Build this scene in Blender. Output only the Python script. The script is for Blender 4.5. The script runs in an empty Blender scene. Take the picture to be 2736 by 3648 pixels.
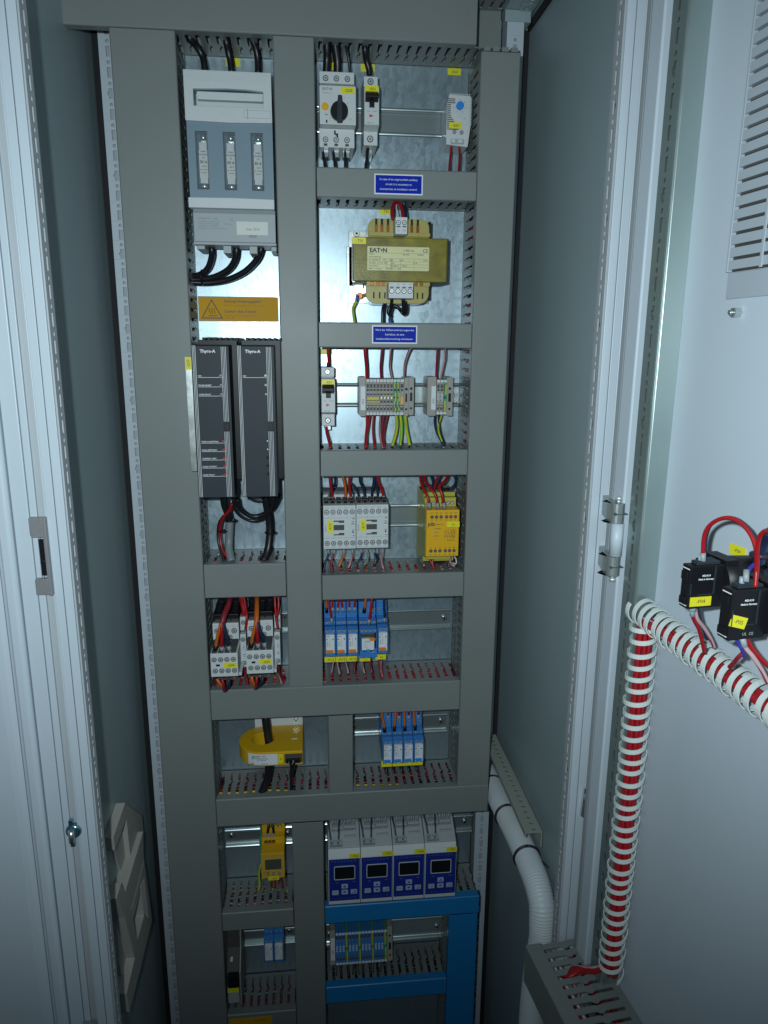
import bpy, math, random
from mathutils import Vector, Matrix
from mathutils.geometry import tessellate_polygon
random.seed(7)
R = math.radians
S = 0.001                                   # all sizes below are millimetres
SC = bpy.context.scene
COL = SC.collection

# ------------------------------------------------------------------ camera, light, exposure
CAMP = (0.0, -1.058, 1.600)
fw = Vector((math.sin(R(5.91))*math.cos(R(13)), math.cos(R(5.91))*math.cos(R(13)), -math.sin(R(13))))
rt0 = Vector((math.cos(R(5.91)), -math.sin(R(5.91)), 0)); up0 = rt0.cross(fw)
cr, sr = math.cos(R(.372)), math.sin(R(.372))
rt = cr*rt0+sr*up0; up = -sr*rt0+cr*up0
cd = bpy.data.cameras.new('camera'); cam = bpy.data.objects.new('camera', cd); COL.objects.link(cam)
cd.sensor_fit = 'VERTICAL'; cd.sensor_height = 36; cd.lens = 36*2540/3648
cd.clip_start = .01; cd.clip_end = 50
M3 = Matrix((rt, up, -fw)).transposed().to_4x4(); M3.translation = Vector(CAMP); cam.matrix_world = M3
SC.camera = cam
W = bpy.data.worlds.new('World'); SC.world = W; W.use_nodes = True
W.node_tree.nodes['Background'].inputs[0].default_value = (.60, .85, 1.0, 1)
W.node_tree.nodes['Background'].inputs[1].default_value = .052
# the flash of the compact camera, just left of and above the lens
ld = bpy.data.lights.new('camera_flash', 'SPOT'); ld.energy = 24; ld.color = (.80, .955, 1.0)
ld.spot_size = R(105); ld.spot_blend = 1.0; ld.shadow_soft_size = .008
fl = bpy.data.objects.new('camera_flash', ld); COL.objects.link(fl)
fl.location = (-.047, -1.075, 1.632)
fl.rotation_euler = (Vector((.07, 1, -.12))).to_track_quat('-Z', 'Y').to_euler(); fl.scale = (1.75, 1, 1)
SC.view_settings.view_transform = 'Standard'; SC.view_settings.look = 'None'
SC.view_settings.exposure = 0; SC.view_settings.gamma = 1
SC.cycles.max_bounces = 5; SC.cycles.diffuse_bounces = 3; SC.cycles.glossy_bounces = 3
SC.cycles.transmission_bounces = 4; SC.cycles.transparent_max_bounces = 6

# ------------------------------------------------------------------ materials
_M = {}
def mat(name, col, rough=.5, metal=0., var=.06, scale=40., bump=.0, bscale=600., spec=.5, kind=None, alpha=None, coat=0):
    if name in _M: return _M[name]
    m = bpy.data.materials.new(name); m.use_nodes = True; nt = m.node_tree; N = nt.nodes; L = nt.links
    b = N['Principled BSDF']; b.inputs['Roughness'].default_value = rough; b.inputs['Metallic'].default_value = metal
    b.inputs['Specular IOR Level'].default_value = spec
    if coat: b.inputs['Coat Weight'].default_value = coat; b.inputs['Coat Roughness'].default_value = .12
    tc = N.new('ShaderNodeTexCoord'); 
    geo = N.new('ShaderNodeNewGeometry')
    no = N.new('ShaderNodeTexNoise'); no.inputs['Scale'].default_value = scale; no.inputs['Detail'].default_value = 4
    L.new(geo.outputs['Position'], no.inputs['Vector'])
    mx = N.new('ShaderNodeMix'); mx.data_type = 'RGBA'
    c = Vector(col)
    mx.inputs[6].default_value = (*(c*(1-var)), 1); mx.inputs[7].default_value = (*[min(1, v*(1+var)) for v in c], 1)
    L.new(no.outputs['Fac'], mx.inputs[0]); out = mx.outputs[2]
    if kind == 'galv':                                    # zinc spangle and rolling streaks
        mp = N.new('ShaderNodeMapping'); mp.inputs['Scale'].default_value = (1, 1, .55)
        L.new(geo.outputs['Position'], mp.inputs['Vector'])
        n2 = N.new('ShaderNodeTexNoise'); n2.inputs['Scale'].default_value = 420; n2.inputs['Detail'].default_value = 6; n2.inputs['Roughness'].default_value = .7
        L.new(mp.outputs[0], n2.inputs['Vector'])
        n3 = N.new('ShaderNodeTexVoronoi'); n3.inputs['Scale'].default_value = 190; L.new(mp.outputs[0], n3.inputs['Vector'])
        ad = N.new('ShaderNodeMath'); ad.operation = 'MULTIPLY_ADD'; L.new(n3.outputs['Color'], ad.inputs[0]); ad.inputs[1].default_value = .35; L.new(n2.outputs['Fac'], ad.inputs[2])
        rr = N.new('ShaderNodeMapRange'); L.new(ad.outputs[0], rr.inputs[0]); rr.inputs[1].default_value = .35; rr.inputs[2].default_value = .9
        rr.inputs[3].default_value = rough-.07; rr.inputs[4].default_value = rough+.10; L.new(rr.outputs[0], b.inputs['Roughness'])
        m2 = N.new('ShaderNodeMix'); m2.data_type = 'RGBA'; m2.blend_type = 'MULTIPLY'; m2.inputs[0].default_value = .13
        L.new(out, m2.inputs[6]); L.new(ad.outputs[0], m2.inputs[7]); out = m2.outputs[2]
        bp = N.new('ShaderNodeBump'); bp.inputs['Strength'].default_value = .05; bp.inputs['Distance'].default_value = .0006
        L.new(n2.outputs['Fac'], bp.inputs['Height']); L.new(bp.outputs[0], b.inputs['Normal'])
    elif bump:
        n2 = N.new('ShaderNodeTexNoise'); n2.inputs['Scale'].default_value = bscale; n2.inputs['Detail'].default_value = 3
        L.new(geo.outputs['Position'], n2.inputs['Vector'])
        bp = N.new('ShaderNodeBump'); bp.inputs['Strength'].default_value = bump; bp.inputs['Distance'].default_value = .0004
        L.new(n2.outputs['Fac'], bp.inputs['Height']); L.new(bp.outputs[0], b.inputs['Normal'])
        ma = N.new('ShaderNodeMapRange'); L.new(no.outputs['Fac'], ma.inputs[0]); ma.inputs[3].default_value = rough-.06; ma.inputs[4].default_value = min(1, rough+.08)
        L.new(ma.outputs[0], b.inputs['Roughness'])
    L.new(out, b.inputs['Base Color'])
    if alpha is not None:
        b.inputs['Alpha'].default_value = alpha
    _M[name] = m
    return m
DUCT = mat('grey pvc duct', (.206, .224, .216), .46, var=.05, scale=9, bump=.12, bscale=1500)
BLUEDUCT = mat('blue pvc duct', (.012, .21, .52), .38, var=.05, scale=9, bump=.12, bscale=1500)
GALV = mat('galvanised plate', (.40, .50, .56), .33, metal=.74, var=.05, scale=6, kind='galv')
RAILM = mat('rolled zinc rail', (.50, .57, .58), .27, metal=.82, var=.06, scale=60)
SCREWM = mat('bright screw head', (.74, .78, .78), .36, metal=.55, var=.1, scale=900)
SCREWD = mat('screw recess', (.07, .075, .08), .5)
ZINC = mat('zinc plated steel', (.62, .66, .64), .26, metal=.9, var=.06, scale=60, bump=.1)
DULLZINC = mat('dull zinc strip', (.38, .46, .45), .34, metal=.75, var=.06, scale=30, bump=.1)
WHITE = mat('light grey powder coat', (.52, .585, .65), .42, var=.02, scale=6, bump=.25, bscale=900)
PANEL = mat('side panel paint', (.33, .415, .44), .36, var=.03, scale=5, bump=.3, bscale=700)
FRAMEG = mat('shaded frame grey', (.42, .45, .48), .5, var=.03, scale=8, bump=.2, bscale=700)  # darker twin of the powder coat, with the shade of flanges and post insides
FLATBLK = mat('black foam gasket', (.012, .012, .014), .8)  # black tape and trimmers; also the painted shade of cabinet gaps
PLW = mat('white device plastic', (.60, .63, .64), .45, var=.02, scale=60, bump=.1, bscale=2500)
PLG = mat('grey device plastic', (.36, .39, .41), .5, var=.03, scale=60, bump=.1, bscale=2500)
PLGM = mat('mid grey device plastic', (.24, .26, .27), .5, var=.03)
PLBG = mat('blue grey plastic', (.19, .26, .32), .42, var=.03, scale=30, bump=.1)
PLB = mat('black plastic', (.010, .010, .012), .42, var=.1, spec=.25)
PLBK = mat('dark textured cover', (.022, .029, .039), .55, spec=.35, var=.35, scale=1400, bump=.25, bscale=1500)
PLBL = mat('blue relay plastic', (.045, .21, .56), .35, var=.06, scale=80, bump=.1)
NAVYF = mat('deep blue front foil', (.012, .028, .25), .4, var=.04)
YEL = mat('yellow marker foil', (.80, .72, .02), .42, var=.04, scale=200)
YORANGE = mat('amber device plastic', (.78, .42, .010), .38, var=.04, scale=40, bump=.1)
YOLIVE = mat('olive yellow housing', (.45, .42, .06), .42, var=.05, scale=40, bump=.1)
WARNY = mat('amber warning foil', (.60, .31, .004), .5, var=.05, scale=40, spec=.15)
SIGNB = mat('blue sign foil', (.002, .022, .40), .5, var=.03, spec=.12)
SIGNW = mat('white print', (.78, .80, .82), .45, var=.02)
INK = mat('dark print', (.03, .03, .04), .5)
INKG = mat('faded grey print', (.22, .24, .27), .5)
INKB = mat('brown print', (.09, .05, .02), .5)
REDP = mat('red print', (.6, .04, .03), .5)
BLUEP = mat('blue button plastic', (.03, .25, .75), .35)
ORANGEP = mat('orange lever plastic', (.75, .22, .02), .4)
GREENP = mat('green terminal plastic', (.06, .30, .17), .45)
YTERM = mat('yellow terminal plastic', (.60, .50, .04), .45)
BEIGE = mat('beige grey terminal plastic', (.34, .32, .29), .5, var=.04, scale=80)
BEIGED = mat('recess shade and dark plastic', (.07, .065, .06), .6)  # dark plastic; also painted shade in slots, tunnels and recesses
LACQ = mat('varnished iron core', (.21, .175, .010), .34, var=.6, scale=70, bump=.4, bscale=420, coat=.35)
RESIN = mat('yellow coil former', (.42, .36, .10), .3, var=.12, scale=60, bump=.2, coat=.4)
COPPER = mat('enamelled copper', (.34, .11, .035), .3, metal=.8, var=.2, scale=200)
LABELW = mat('white paper label', (.70, .73, .76), .5, var=.02)
LABELC = mat('cream paper label', (.70, .66, .36), .35, var=.04, scale=50)
FUSEL = mat('fuse body paper', (.62, .62, .58), .45, var=.04)
SCREENM = mat('dark display glass', (.010, .013, .015), .18, var=.05)
OLIVEG = mat('olive display', (.06, .07, .05), .3)
CLEAR = mat('clear window plastic', (.55, .66, .74), .08, alpha=.08, var=.0)
CLEAR2 = mat('thin clear cover', (.4, .4, .4), .1, alpha=.05, var=.0)
VENTP = mat('smoked vent plastic', (.40, .45, .50), .35, var=.05, scale=30)
VENTD = mat('vent opening', (.06, .055, .05), .6)
HOSE = mat('light grey corrugated hose', (.66, .72, .76), .45, var=.03)
SPIRAL = mat('white spiral wrap', (.72, .78, .76), .4, var=.03)
LEDR = mat('red led lens', (.62, .015, .012), .3)
LEDG = mat('grey led lens', (.25, .26, .26), .2)
PURPLE = mat('cable tie plastic', (.030, .018, .035), .45)
FLOORM = mat('dark concrete', (.05, .05, .05), .9, var=.2, scale=8)
HOLDERP = mat('bracket grey plastic', (.46, .45, .41), .5, var=.05, scale=20, bump=.1)  # own grey of the document holder plastic
WCOL = {'black': mat('black wire sheath', (.012, .012, .016), .36, var=.1), 'red': mat('red wire sheath', (.34, .008, .012), .36, var=.08),
 'bred': mat('bright red wire sheath', (.42, .012, .020), .4, var=.08), 'dkred': mat('crimson wire sheath', (.24, .012, .026), .4, var=.08), 'navy': mat('dark blue wire sheath', (.012, .022, .06), .36, var=.1),
 'orange': mat('orange wire sheath', (.52, .12, .008), .38, var=.05), 'yg': mat('yellow wire sheath', (.66, .56, .02), .38, var=.05),
 'gy': mat('green wire sheath', (.16, .50, .03), .38, var=.05), 'grey': mat('grey cable sheath', (.20, .24, .25), .42), 'white': mat('white wire sheath', (.62, .60, .60), .4),
 'rw': mat('pink white wire sheath', (.50, .33, .35), .4), 'blue': mat('blue wire sheath', (.04, .04, .30), .4)}
STRIPE = {'rw': WCOL['dkred'], 'yg': WCOL['gy'], 'gy': WCOL['yg']}
FERR = {'f': mat('grey ferrule', (.27, .31, .33), .45), 'fwhite': PLW, 'fblack': PLB, 'fblue': mat('blue ferrule', (.02, .09, .45), .4), 'fgrey': mat('pale ferrule', (.32, .40, .42), .45)}

# ------------------------------------------------------------------ mesh builder
class MB:
    def __init__(s): s.v = []; s.f = []; s.m = []; s.sm = []
    def add(s, vs, fs, mi=0, smooth=False):
        o = len(s.v); s.v += [tuple(v) for v in vs]
        for f in fs: s.f.append(tuple(i+o for i in f)); s.m.append(mi); s.sm.append(smooth)
        return s
    def box(s, x0, x1, y0, y1, z0, z1, mi=0):
        if x0 > x1: x0, x1 = x1, x0
        if y0 > y1: y0, y1 = y1, y0
        if z0 > z1: z0, z1 = z1, z0
        return s.add([(x0,y0,z0),(x1,y0,z0),(x1,y1,z0),(x0,y1,z0),(x0,y0,z1),(x1,y0,z1),(x1,y1,z1),(x0,y1,z1)],
              [(0,3,2,1),(4,5,6,7),(0,1,5,4),(1,2,6,5),(2,3,7,6),(3,0,4,7)], mi)
    def prism(s, outer, a0, a1, axis='y', holes=(), mi=0):
        if a0 > a1: a0, a1 = a1, a0
        def P(p, a): return (p[0], a, p[1]) if axis == 'y' else (a, p[0], p[1]) if axis == 'x' else (p[0], p[1], a)
        def area(p): return sum(p[i][0]*p[(i+1) % len(p)][1]-p[(i+1) % len(p)][0]*p[i][1] for i in range(len(p)))
        loops = [list(outer)]+[list(h) for h in holes]
        if area(loops[0]) < 0: loops[0].reverse()
        for h in loops[1:]:
            if area(h) > 0: h.reverse()
        flat = [p for l in loops for p in l]; n = len(flat)
        tris = tessellate_polygon([[Vector((p[0], p[1], 0)) for p in l] for l in loops]) if (holes or len(outer) > 4 or True) else []
        vs = [P(p, a0) for p in flat]+[P(p, a1) for p in flat]; fs = []
        flip = axis == 'y'
        for t in tris:
            a, b, c = t
            if (flat[b][0]-flat[a][0])*(flat[c][1]-flat[a][1])-(flat[b][1]-flat[a][1])*(flat[c][0]-flat[a][0]) < 0: b, c = c, b
            if flip: fs += [(a, b, c), (a+n, c+n, b+n)]
            else: fs += [(a, c, b), (a+n, b+n, c+n)]
        o = 0
        for l in loops:
            k = len(l)
            for i in range(k):
                j = (i+1) % k
                q = (o+i, o+j, o+j+n, o+i+n)
                fs.append(q if not flip else q[::-1])
            o += k
        return s.add(vs, fs, mi)
    def cyl(s, p0, p1, r, seg=16, mi=0, r1=None, smooth=True):
        return s.tube([p0, p1], r, seg, mi, smooth, r1)
    def tube(s, pts, r, seg=8, mi=0, smooth=True, r1=None):
        pts = [Vector(p) for p in pts]; n = len(pts); vs = []; prev = None
        for i, p in enumerate(pts):
            t = (pts[min(i+1, n-1)]-pts[max(i-1, 0)]).normalized()
            if prev is None:
                a = Vector((0, 1, 0)) if abs(t.y) < .9 else Vector((1, 0, 0)); u = t.cross(a).normalized()
            else: u = (prev-t*prev.dot(t)).normalized()
            prev = u; w = t.cross(u)
            rr = r if r1 is None else r+(r1-r)*i/(n-1)
            if callable(r): rr = r(i)
            for k in range(seg):
                a = 2*math.pi*k/seg; vs.append(p+u*(math.cos(a)*rr)+w*(math.sin(a)*rr))
        fs = [(i*seg+k, (i+1)*seg+k, (i+1)*seg+(k+1) % seg, i*seg+(k+1) % seg) for i in range(n-1) for k in range(seg)]
        s.add(vs, fs, mi, smooth); o = len(s.v)-n*seg
        s.f.append(tuple(o+k for k in range(seg))); s.m.append(mi); s.sm.append(False)
        s.f.append(tuple(o+(n-1)*seg+seg-1-k for k in range(seg))); s.m.append(mi); s.sm.append(False)
        return s
    def obj(s, name, mats, parent=None, bevel=0, off=(0, 0, 0)):
        me = bpy.data.meshes.new(name)
        ox, oy, oz = off
        me.from_pydata([((x-ox)*S, (y-oy)*S, (z-oz)*S) for x, y, z in s.v], [], s.f)
        me.polygons.foreach_set('material_index', s.m); me.polygons.foreach_set('use_smooth', s.sm)
        for m in (mats if isinstance(mats, (list, tuple)) else [mats]): me.materials.append(m)
        me.update()
        o = bpy.data.objects.new(name, me); COL.objects.link(o)
        if parent is not None: o.parent = parent
        if bevel:
            b = o.modifiers.new('edge', 'BEVEL'); b.width = bevel*S; b.segments = 2; b.limit_method = 'ANGLE'; b.angle_limit = R(35)
        return o
def B(*a): return MB().box(*a)

def tag(o, label=None, cat=None, group=None, kind=None):
    for k, v in (('label', label), ('category', cat), ('group', group), ('kind', kind)):
        if v: o[k] = v
    return o
def root(name, label, cat, loc=(0, 0, 0), rot=None, group=None):
    o = bpy.data.objects.new(name, None); COL.objects.link(o); o.empty_display_size = .01
    o.location = [c*S for c in loc]
    if rot: o.rotation_euler = rot
    o['off'] = (0., 0., 0.) if rot else tuple(float(c) for c in loc)
    return tag(o, label, cat, group)
def off(p):
    while p.parent is not None: p = p.parent
    return p['off'] if 'off' in p else (0, 0, 0)
def part(p, name, mb, m, bevel=0, label=None):
    o = mb.obj(name, m, p, bevel, off(p))
    if label: o['label'] = label
    return o
def thing(name, mb, m, label, cat, bevel=0, group=None, kind=None):
    return tag(mb.obj(name, m, None, bevel), label, cat, group, kind)
def copy_tree(o, d=(0, 0, 0), parent=None, label=None, skip=()):
    c = o.copy(); COL.objects.link(c)
    if parent is not None: c.parent = parent
    else: c.location = o.location+Vector(d)*S; c['off'] = tuple(a+b for a, b in zip(o['off'], d))
    if label: c['label'] = label
    for ch in list(o.children):
        if ch.name.split('.')[0] in skip: continue
        copy_tree(ch, parent=c)
    return c
_T = {}
def text_mesh(s, size, align='CENTER', sx=1., bold=0.):
    key = (s, size, align, sx, bold)
    if key not in _T:
        cu = bpy.data.curves.new('t', 'FONT'); cu.body = s; cu.size = size; cu.align_x = align; cu.align_y = 'CENTER'; cu.resolution_u = 2
        cu.offset = bold; cu.space_line = 1.0
        o = bpy.data.objects.new('t', cu); COL.objects.link(o)
        dg = bpy.context.evaluated_depsgraph_get(); me = bpy.data.meshes.new_from_object(o.evaluated_get(dg))
        vs = [(v.co.x*sx, v.co.y) for v in me.vertices]; fs = [tuple(p.vertices) for p in me.polygons]
        bpy.data.objects.remove(o); bpy.data.curves.remove(cu); bpy.data.meshes.remove(me)
        _T[key] = (vs, fs)
    return _T[key]
def txt(mb, s, x, z, y, size, align='CENTER', rot=0, mi=0, sx=1., bold=0.):
    """flat lettering in the XZ plane, facing -Y"""
    vs, fs = text_mesh(s, size, align, sx, bold); c, n = math.cos(R(rot)), math.sin(R(rot))
    return mb.add([(x+a*c-b*n, y, z+a*n+b*c) for a, b in vs], fs, mi)
def letters(p, s, x, z, y, size, m=INK, align='CENTER', rot=0, sx=1., bold=.0):
    """s may be a list of (text, x, z, size, align) rows: one printed part"""
    mb = MB()
    if isinstance(s, str): txt(mb, s, x, z, y-.12, size, align, rot, 0, sx, bold)
    else:
        for t, tx, tz, ts, ta in s: txt(mb, t, tx, tz, y-.12, ts, ta, rot, 0, sx, bold)
    return part(p, 'lettering', mb, m)
def marker(p, s, x0, x1, z0, z1, y, rot=0, size=None):
    l = part(p, 'marker_label', B(x0, x1, y-.5, y, z0, z1), YEL)
    if s: letters(l, s, (x0+x1)/2+(1 if not rot else 0), (z0+z1)/2-.4, y-.5, size or min(abs(z1-z0), abs(x1-x0))*.62, INKG if s.startswith('~') else INK, rot=rot, bold=.02)
    return l
_SCR = {}
def screw(p, x, y, z, r=2.3, kind='cross', rotz=None, name='screw', m=None):
    key = (r, kind, id(m))
    if key not in _SCR:
        mb = MB(); mb.cyl((0, .0, 0), (0, -.5, 0), r*1.18, 16, 1)
        mb.cyl((0, -.4, 0), (0, -1.0, 0), r*.92, 16, 0, r1=r*.8)
        a = r*.62; w = r*.13
        if kind == 'cross': mb.box(-a, a, -1.15, -.9, -w, w, 1); mb.box(-w, w, -1.15, -.9, -a, a, 1)
        elif kind == 'slot': mb.box(-r*.8, r*.8, -1.15, -.9, -w*1.3, w*1.3, 1)
        me_o = mb.obj('screw', [SCREWM, SCREWD]); _SCR[key] = me_o.data; bpy.data.objects.remove(me_o)
    o = bpy.data.objects.new(name, _SCR[key]); COL.objects.link(o); o.parent = p
    f = off(p); o.location = ((x-f[0])*S, (y-f[1])*S, (z-f[2])*S); o.rotation_euler = (0, rotz if rotz is not None else random.uniform(0, 1.5), 0)
    return o
def boltm(r=6):
    mb = MB(); mb.cyl((0, 0, 0), (0, -1, 0), r*1.25, 20); mb.cyl((0, -1, 0), (0, -3, 0), r, 20, 0, r1=r*.82)
    mb.cyl((0, -2.9, 0), (0, -3.1, 0), r*.4, 8, 1); return mb
def bolt(p, x, y, z, r=4.2):
    mb = boltm(r); mb.v = [(a+x, b+y, c+z) for a, b, c in mb.v]; return part(p, 'bolt', mb, [ZINC, PLB])
def smooth_pts(pts, n=5):
    P = [Vector(p) for p in pts]
    if len(P) < 3: return P
    out = []
    for i in range(len(P)-1):
        a = P[max(i-1, 0)]; b = P[i]; c = P[i+1]; d = P[min(i+2, len(P)-1)]
        for k in range(n):
            t = k/n; out.append(.5*((2*b)+(c-a)*t+(2*a-5*b+4*c-d)*t*t+(3*b-a-3*c+d)*t**3))
    return out+[P[-1]]
def wire(label, col, r, fl, pts, parent=None, world=None, name=None):
    r = r*.76 if r < 3.5 else r*.95
    P = smooth_pts(pts); mb = MB(); mb.tube(P, r, 10 if r > 3 else 8, 0); mats = [WCOL[col]]
    if col in STRIPE:                                   # the second colour lies as a helical thread in the sheath
        mats.append(STRIPE[col]); ph = random.uniform(0, 6)
        Q = [p+Vector((math.sin(i*.22+ph)*r*.45, -r*.72, math.cos(i*.22+ph)*r*.1)) for i, p in enumerate(P)]
        mb.tube(Q, r*.46, 5, 1)
    nm = name or ('cable' if r > 3.5 else 'wire')
    if world is None: o = mb.obj(nm, mats)
    else: o = mb.obj(nm, mats); o.matrix_world = world
    tag(o, label, 'cable' if r > 3.5 else 'wire')
    if fl in FERR:
        e = 0 if ('under' in label or 'leaving' in label or 'hanging' in label or 'rising' in label or 'arching' in label) else -1
        a, b = (P[0], P[2]) if e == 0 else (P[-1], P[-3])
        d = (b-a).normalized(); f = MB().cyl(a-d*1.0, a+d*7.5, r*1.28, 10)
        fo = f.obj('ferrule', FERR[fl], o)
    return o
# ------------------------------------------------------------------ the room and the enclosure
thing('floor', B(-1500, 1500, -2500, 800, -8, 0), FLOORM, None, None, kind='structure')
CAB = root('electrical_cabinet', 'light grey steel control cabinet standing open with its right door swung out', 'cabinet', (16, 0, 60))
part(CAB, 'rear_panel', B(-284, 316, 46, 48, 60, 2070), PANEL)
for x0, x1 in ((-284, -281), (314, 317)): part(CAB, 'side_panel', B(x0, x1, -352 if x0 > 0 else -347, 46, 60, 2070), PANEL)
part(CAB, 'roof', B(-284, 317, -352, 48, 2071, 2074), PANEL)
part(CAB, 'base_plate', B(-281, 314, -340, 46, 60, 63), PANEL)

def circ(cx, cy, r, n=10): return [(cx+r*math.cos(2*math.pi*i/n), cy+r*math.sin(2*math.pi*i/n)) for i in range(n)]
def perf_strip(w, z0, z1, kind='post', t=1.5, phase=0.):
    """strip in (u, z) from u=0..w with real punched holes every 12.5 mm; returns MB in x=u, y 0..t"""
    mb = MB(); n = int((z1-z0)//25)
    for i in range(n):
        z = z0+i*25; c = w*.5; hs = []
        if kind == 'post':
            a, b = c-2.4, c+2.4
            if i % 4 == 2: hs.append([(a, z+1), (b, z+1), (b, z+13.5), (a, z+13.5), (a, z+10), (a-1.6, z+8.5), (a-1.6, z+6), (a, z+4.5)])
            else: hs.append([(a, z+1), (b, z+1), (b, z+13.5), (a, z+13.5)])
            hs.append(circ(c, z+19.3, 2.3, 10))
        elif kind == 'round': hs.append(circ(w*.64, z+6.2, 3.0, 12)); hs.append(circ(w*.64, z+18.7, 3.0, 12))
        mb.prism([(0, z), (w, z), (w, z+25), (0, z+25)], 0, t, 'y', hs)
    if z0+n*25 < z1: mb.box(0, w, 0, t, z0+n*25, z1)
    return mb
# rear corner posts: punched front face, folded sides, seen beside the mounting plate
for name_x, x0, x1 in (('l', -266, -243), ('r', 275, 298.5)):
    mb = perf_strip(x1-x0, 66, 2032); mb.v = [(x+x0, y+12, z) for x, y, z in mb.v]
    mb.box(x0, x0+1.4, 13.6, 42, 66, 2032); mb.box(x1-1.4, x1, 13.6, 42, 66, 2032)
    part(CAB, 'rear_post', mb, WHITE, .3); part(CAB, 'post_shade_backing', B(x0+1.5, x1-1.5, 19, 20, 66, 2032), FRAMEG)  # added backing sheet, its darker grey paints the shade behind the holes
for x0, x1 in ((-280, -267), (299.5, 313)): part(CAB, 'gap_shade_strip', B(x0, x1, 36, 44, 66, 2032), FLATBLK)  # black strips paint the shade in the gaps beside the rear posts
# top depth rails
mb = MB()
for xa, xb in ((-280, -243), (272, 312)):
    mb = MB(); mb.box(xa, xb, -340, 40, 2048, 2068)
    mb.box(xa, xb-4, 14, 40, 2033, 2047.5)
    if xa > 0:
        s_ = perf_strip(20, -330, 20); mb.add([(xa+18+x, z, 2047.5-y) for x, y, z in s_.v], s_.f)
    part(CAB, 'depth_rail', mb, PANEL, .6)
# front corner posts (open-section profile): face towards the photographer and a punched flange folded inwards
def flange(x, y0, y1, t):
    s = perf_strip(abs(y1-y0), 66, 2060); s.v = [(x+y, y0+u, z) for u, y, z in s.v]; return s
def front_post(sgn, xf):
    """xf: X of the inner flange; sgn -1 left, +1 right"""
    m = flange(xf-(1.5 if sgn > 0 else 0), -349, -331, 1.5)
    f = part(CAB, 'front_post', MB().box(xf, xf+sgn*8.5, -352, -349.5, 66, 2060).box(xf+sgn*9.3, xf+sgn*17.5, -352, -349.5, 66, 2060).box(xf, xf+sgn*40, -347.5, -346, 66, 2060).box(xf+sgn*17.5, xf+sgn*19, -352, -347.5, 66, 2060), WHITE, .5)
    part(f, 'punched_flange', m, FRAMEG)
    part(f, 'gasket_channel', MB().box(xf+sgn*19.2, xf+sgn*26, -349.5, -347.8, 66, 2060), FRAMEG)
    return f
PL = front_post(-1, -240)
part(PL, 'outer_fold', MB().box(-273, -266.4, -352, -347.7, 66, 2060), WHITE, .6)
PR_ = front_post(1, 292)
# the neighbouring bay to the left: its rim, its rounded door edge and its closed door leaf
part(CAB, 'bay_rim', B(-289, -274, -352, -340, 66, 2060), WHITE, 1.0)
NB = root('closed_door', 'closed light grey door leaf with a rounded edge left of the open cabinet', 'door', (-430, -352, 70))
mb = MB(); P = [(-290.2, -338)]+[(-295.2+5*math.cos(a), -352-5*math.sin(a)) for a in [i*math.pi/2/6 for i in range(7)]]+[(-300.8, -357), (-302.5, -355.5), (-303.5, -353.4), (-306, -352.6), (-306, -338)]
mb.prism(P, 70, 2056, 'z'); part(NB, 'rolled_edge', mb, WHITE)
mb = MB(); mb.prism([(-307, -338), (-307, -352.4), (-312, -354.6), (-318, -355.5), (-700, -355.5), (-700, -338)], 70, 2056, 'z'); part(NB, 'door_leaf', mb, WHITE)
# lock keeper with its bolt slot on the left post
K = root('lock_keeper', 'grey die cast lock keeper with two feet on the left door frame', 'lock keeper', (-266, -352, 1358))
k = MB().box(-260.6, -257.2, -358.5, -352.5, 1358, 1437.5); part(K, 'bar', k, mat('die cast zinc', (.26, .26, .27), .45, metal=.3, var=.12, scale=300, bump=.4, bscale=900), .6)
dc = _M['die cast zinc']
part(K, 'foot', MB().prism([(-273.2, 1420), (-272, 1417.3), (-260.8, 1417.3), (-260.8, 1437.5), (-272.4, 1437.5), (-273.2, 1436.5)], -357, -352.3), dc, .6)
part(K, 'foot', MB().prism([(-273.2, 1358.5), (-260.8, 1358.5), (-260.8, 1375.5), (-272, 1375.5), (-273.2, 1374)], -357, -352.3), dc, .6)
part(K, 'latch', MB().box(-266.5, -261.5, -355, -352.4, 1378, 1415).cyl((-264, -356.6, 1392), (-264, -355, 1392), 2.2, 12), [PLB], .4)
part(K, 'strip', B(-268.6, -266.8, -355.5, -352.3, 1376, 1417), WHITE, .2)
K2 = copy_tree(K, (-1, 0, -602), label='second grey lock keeper at the bottom of the left door frame')
RC = root('roller_catch', 'shiny blue zinc roller catch on the left door frame', 'door catch', (-263, -352, 1070))
part(RC, 'cup', MB().cyl((-263, -350.5, 1087), (-263, -355, 1087), 9.5, 24, r1=7).box(-265.8, -262, -357, -352.2, 1071, 1103), mat('blue zinc', (.22, .42, .5), .2, metal=.9))
part(RC, 'roller', MB().cyl((-263, -360, 1079), (-263, -360, 1093), 3.2, 14), ZINC)
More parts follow.
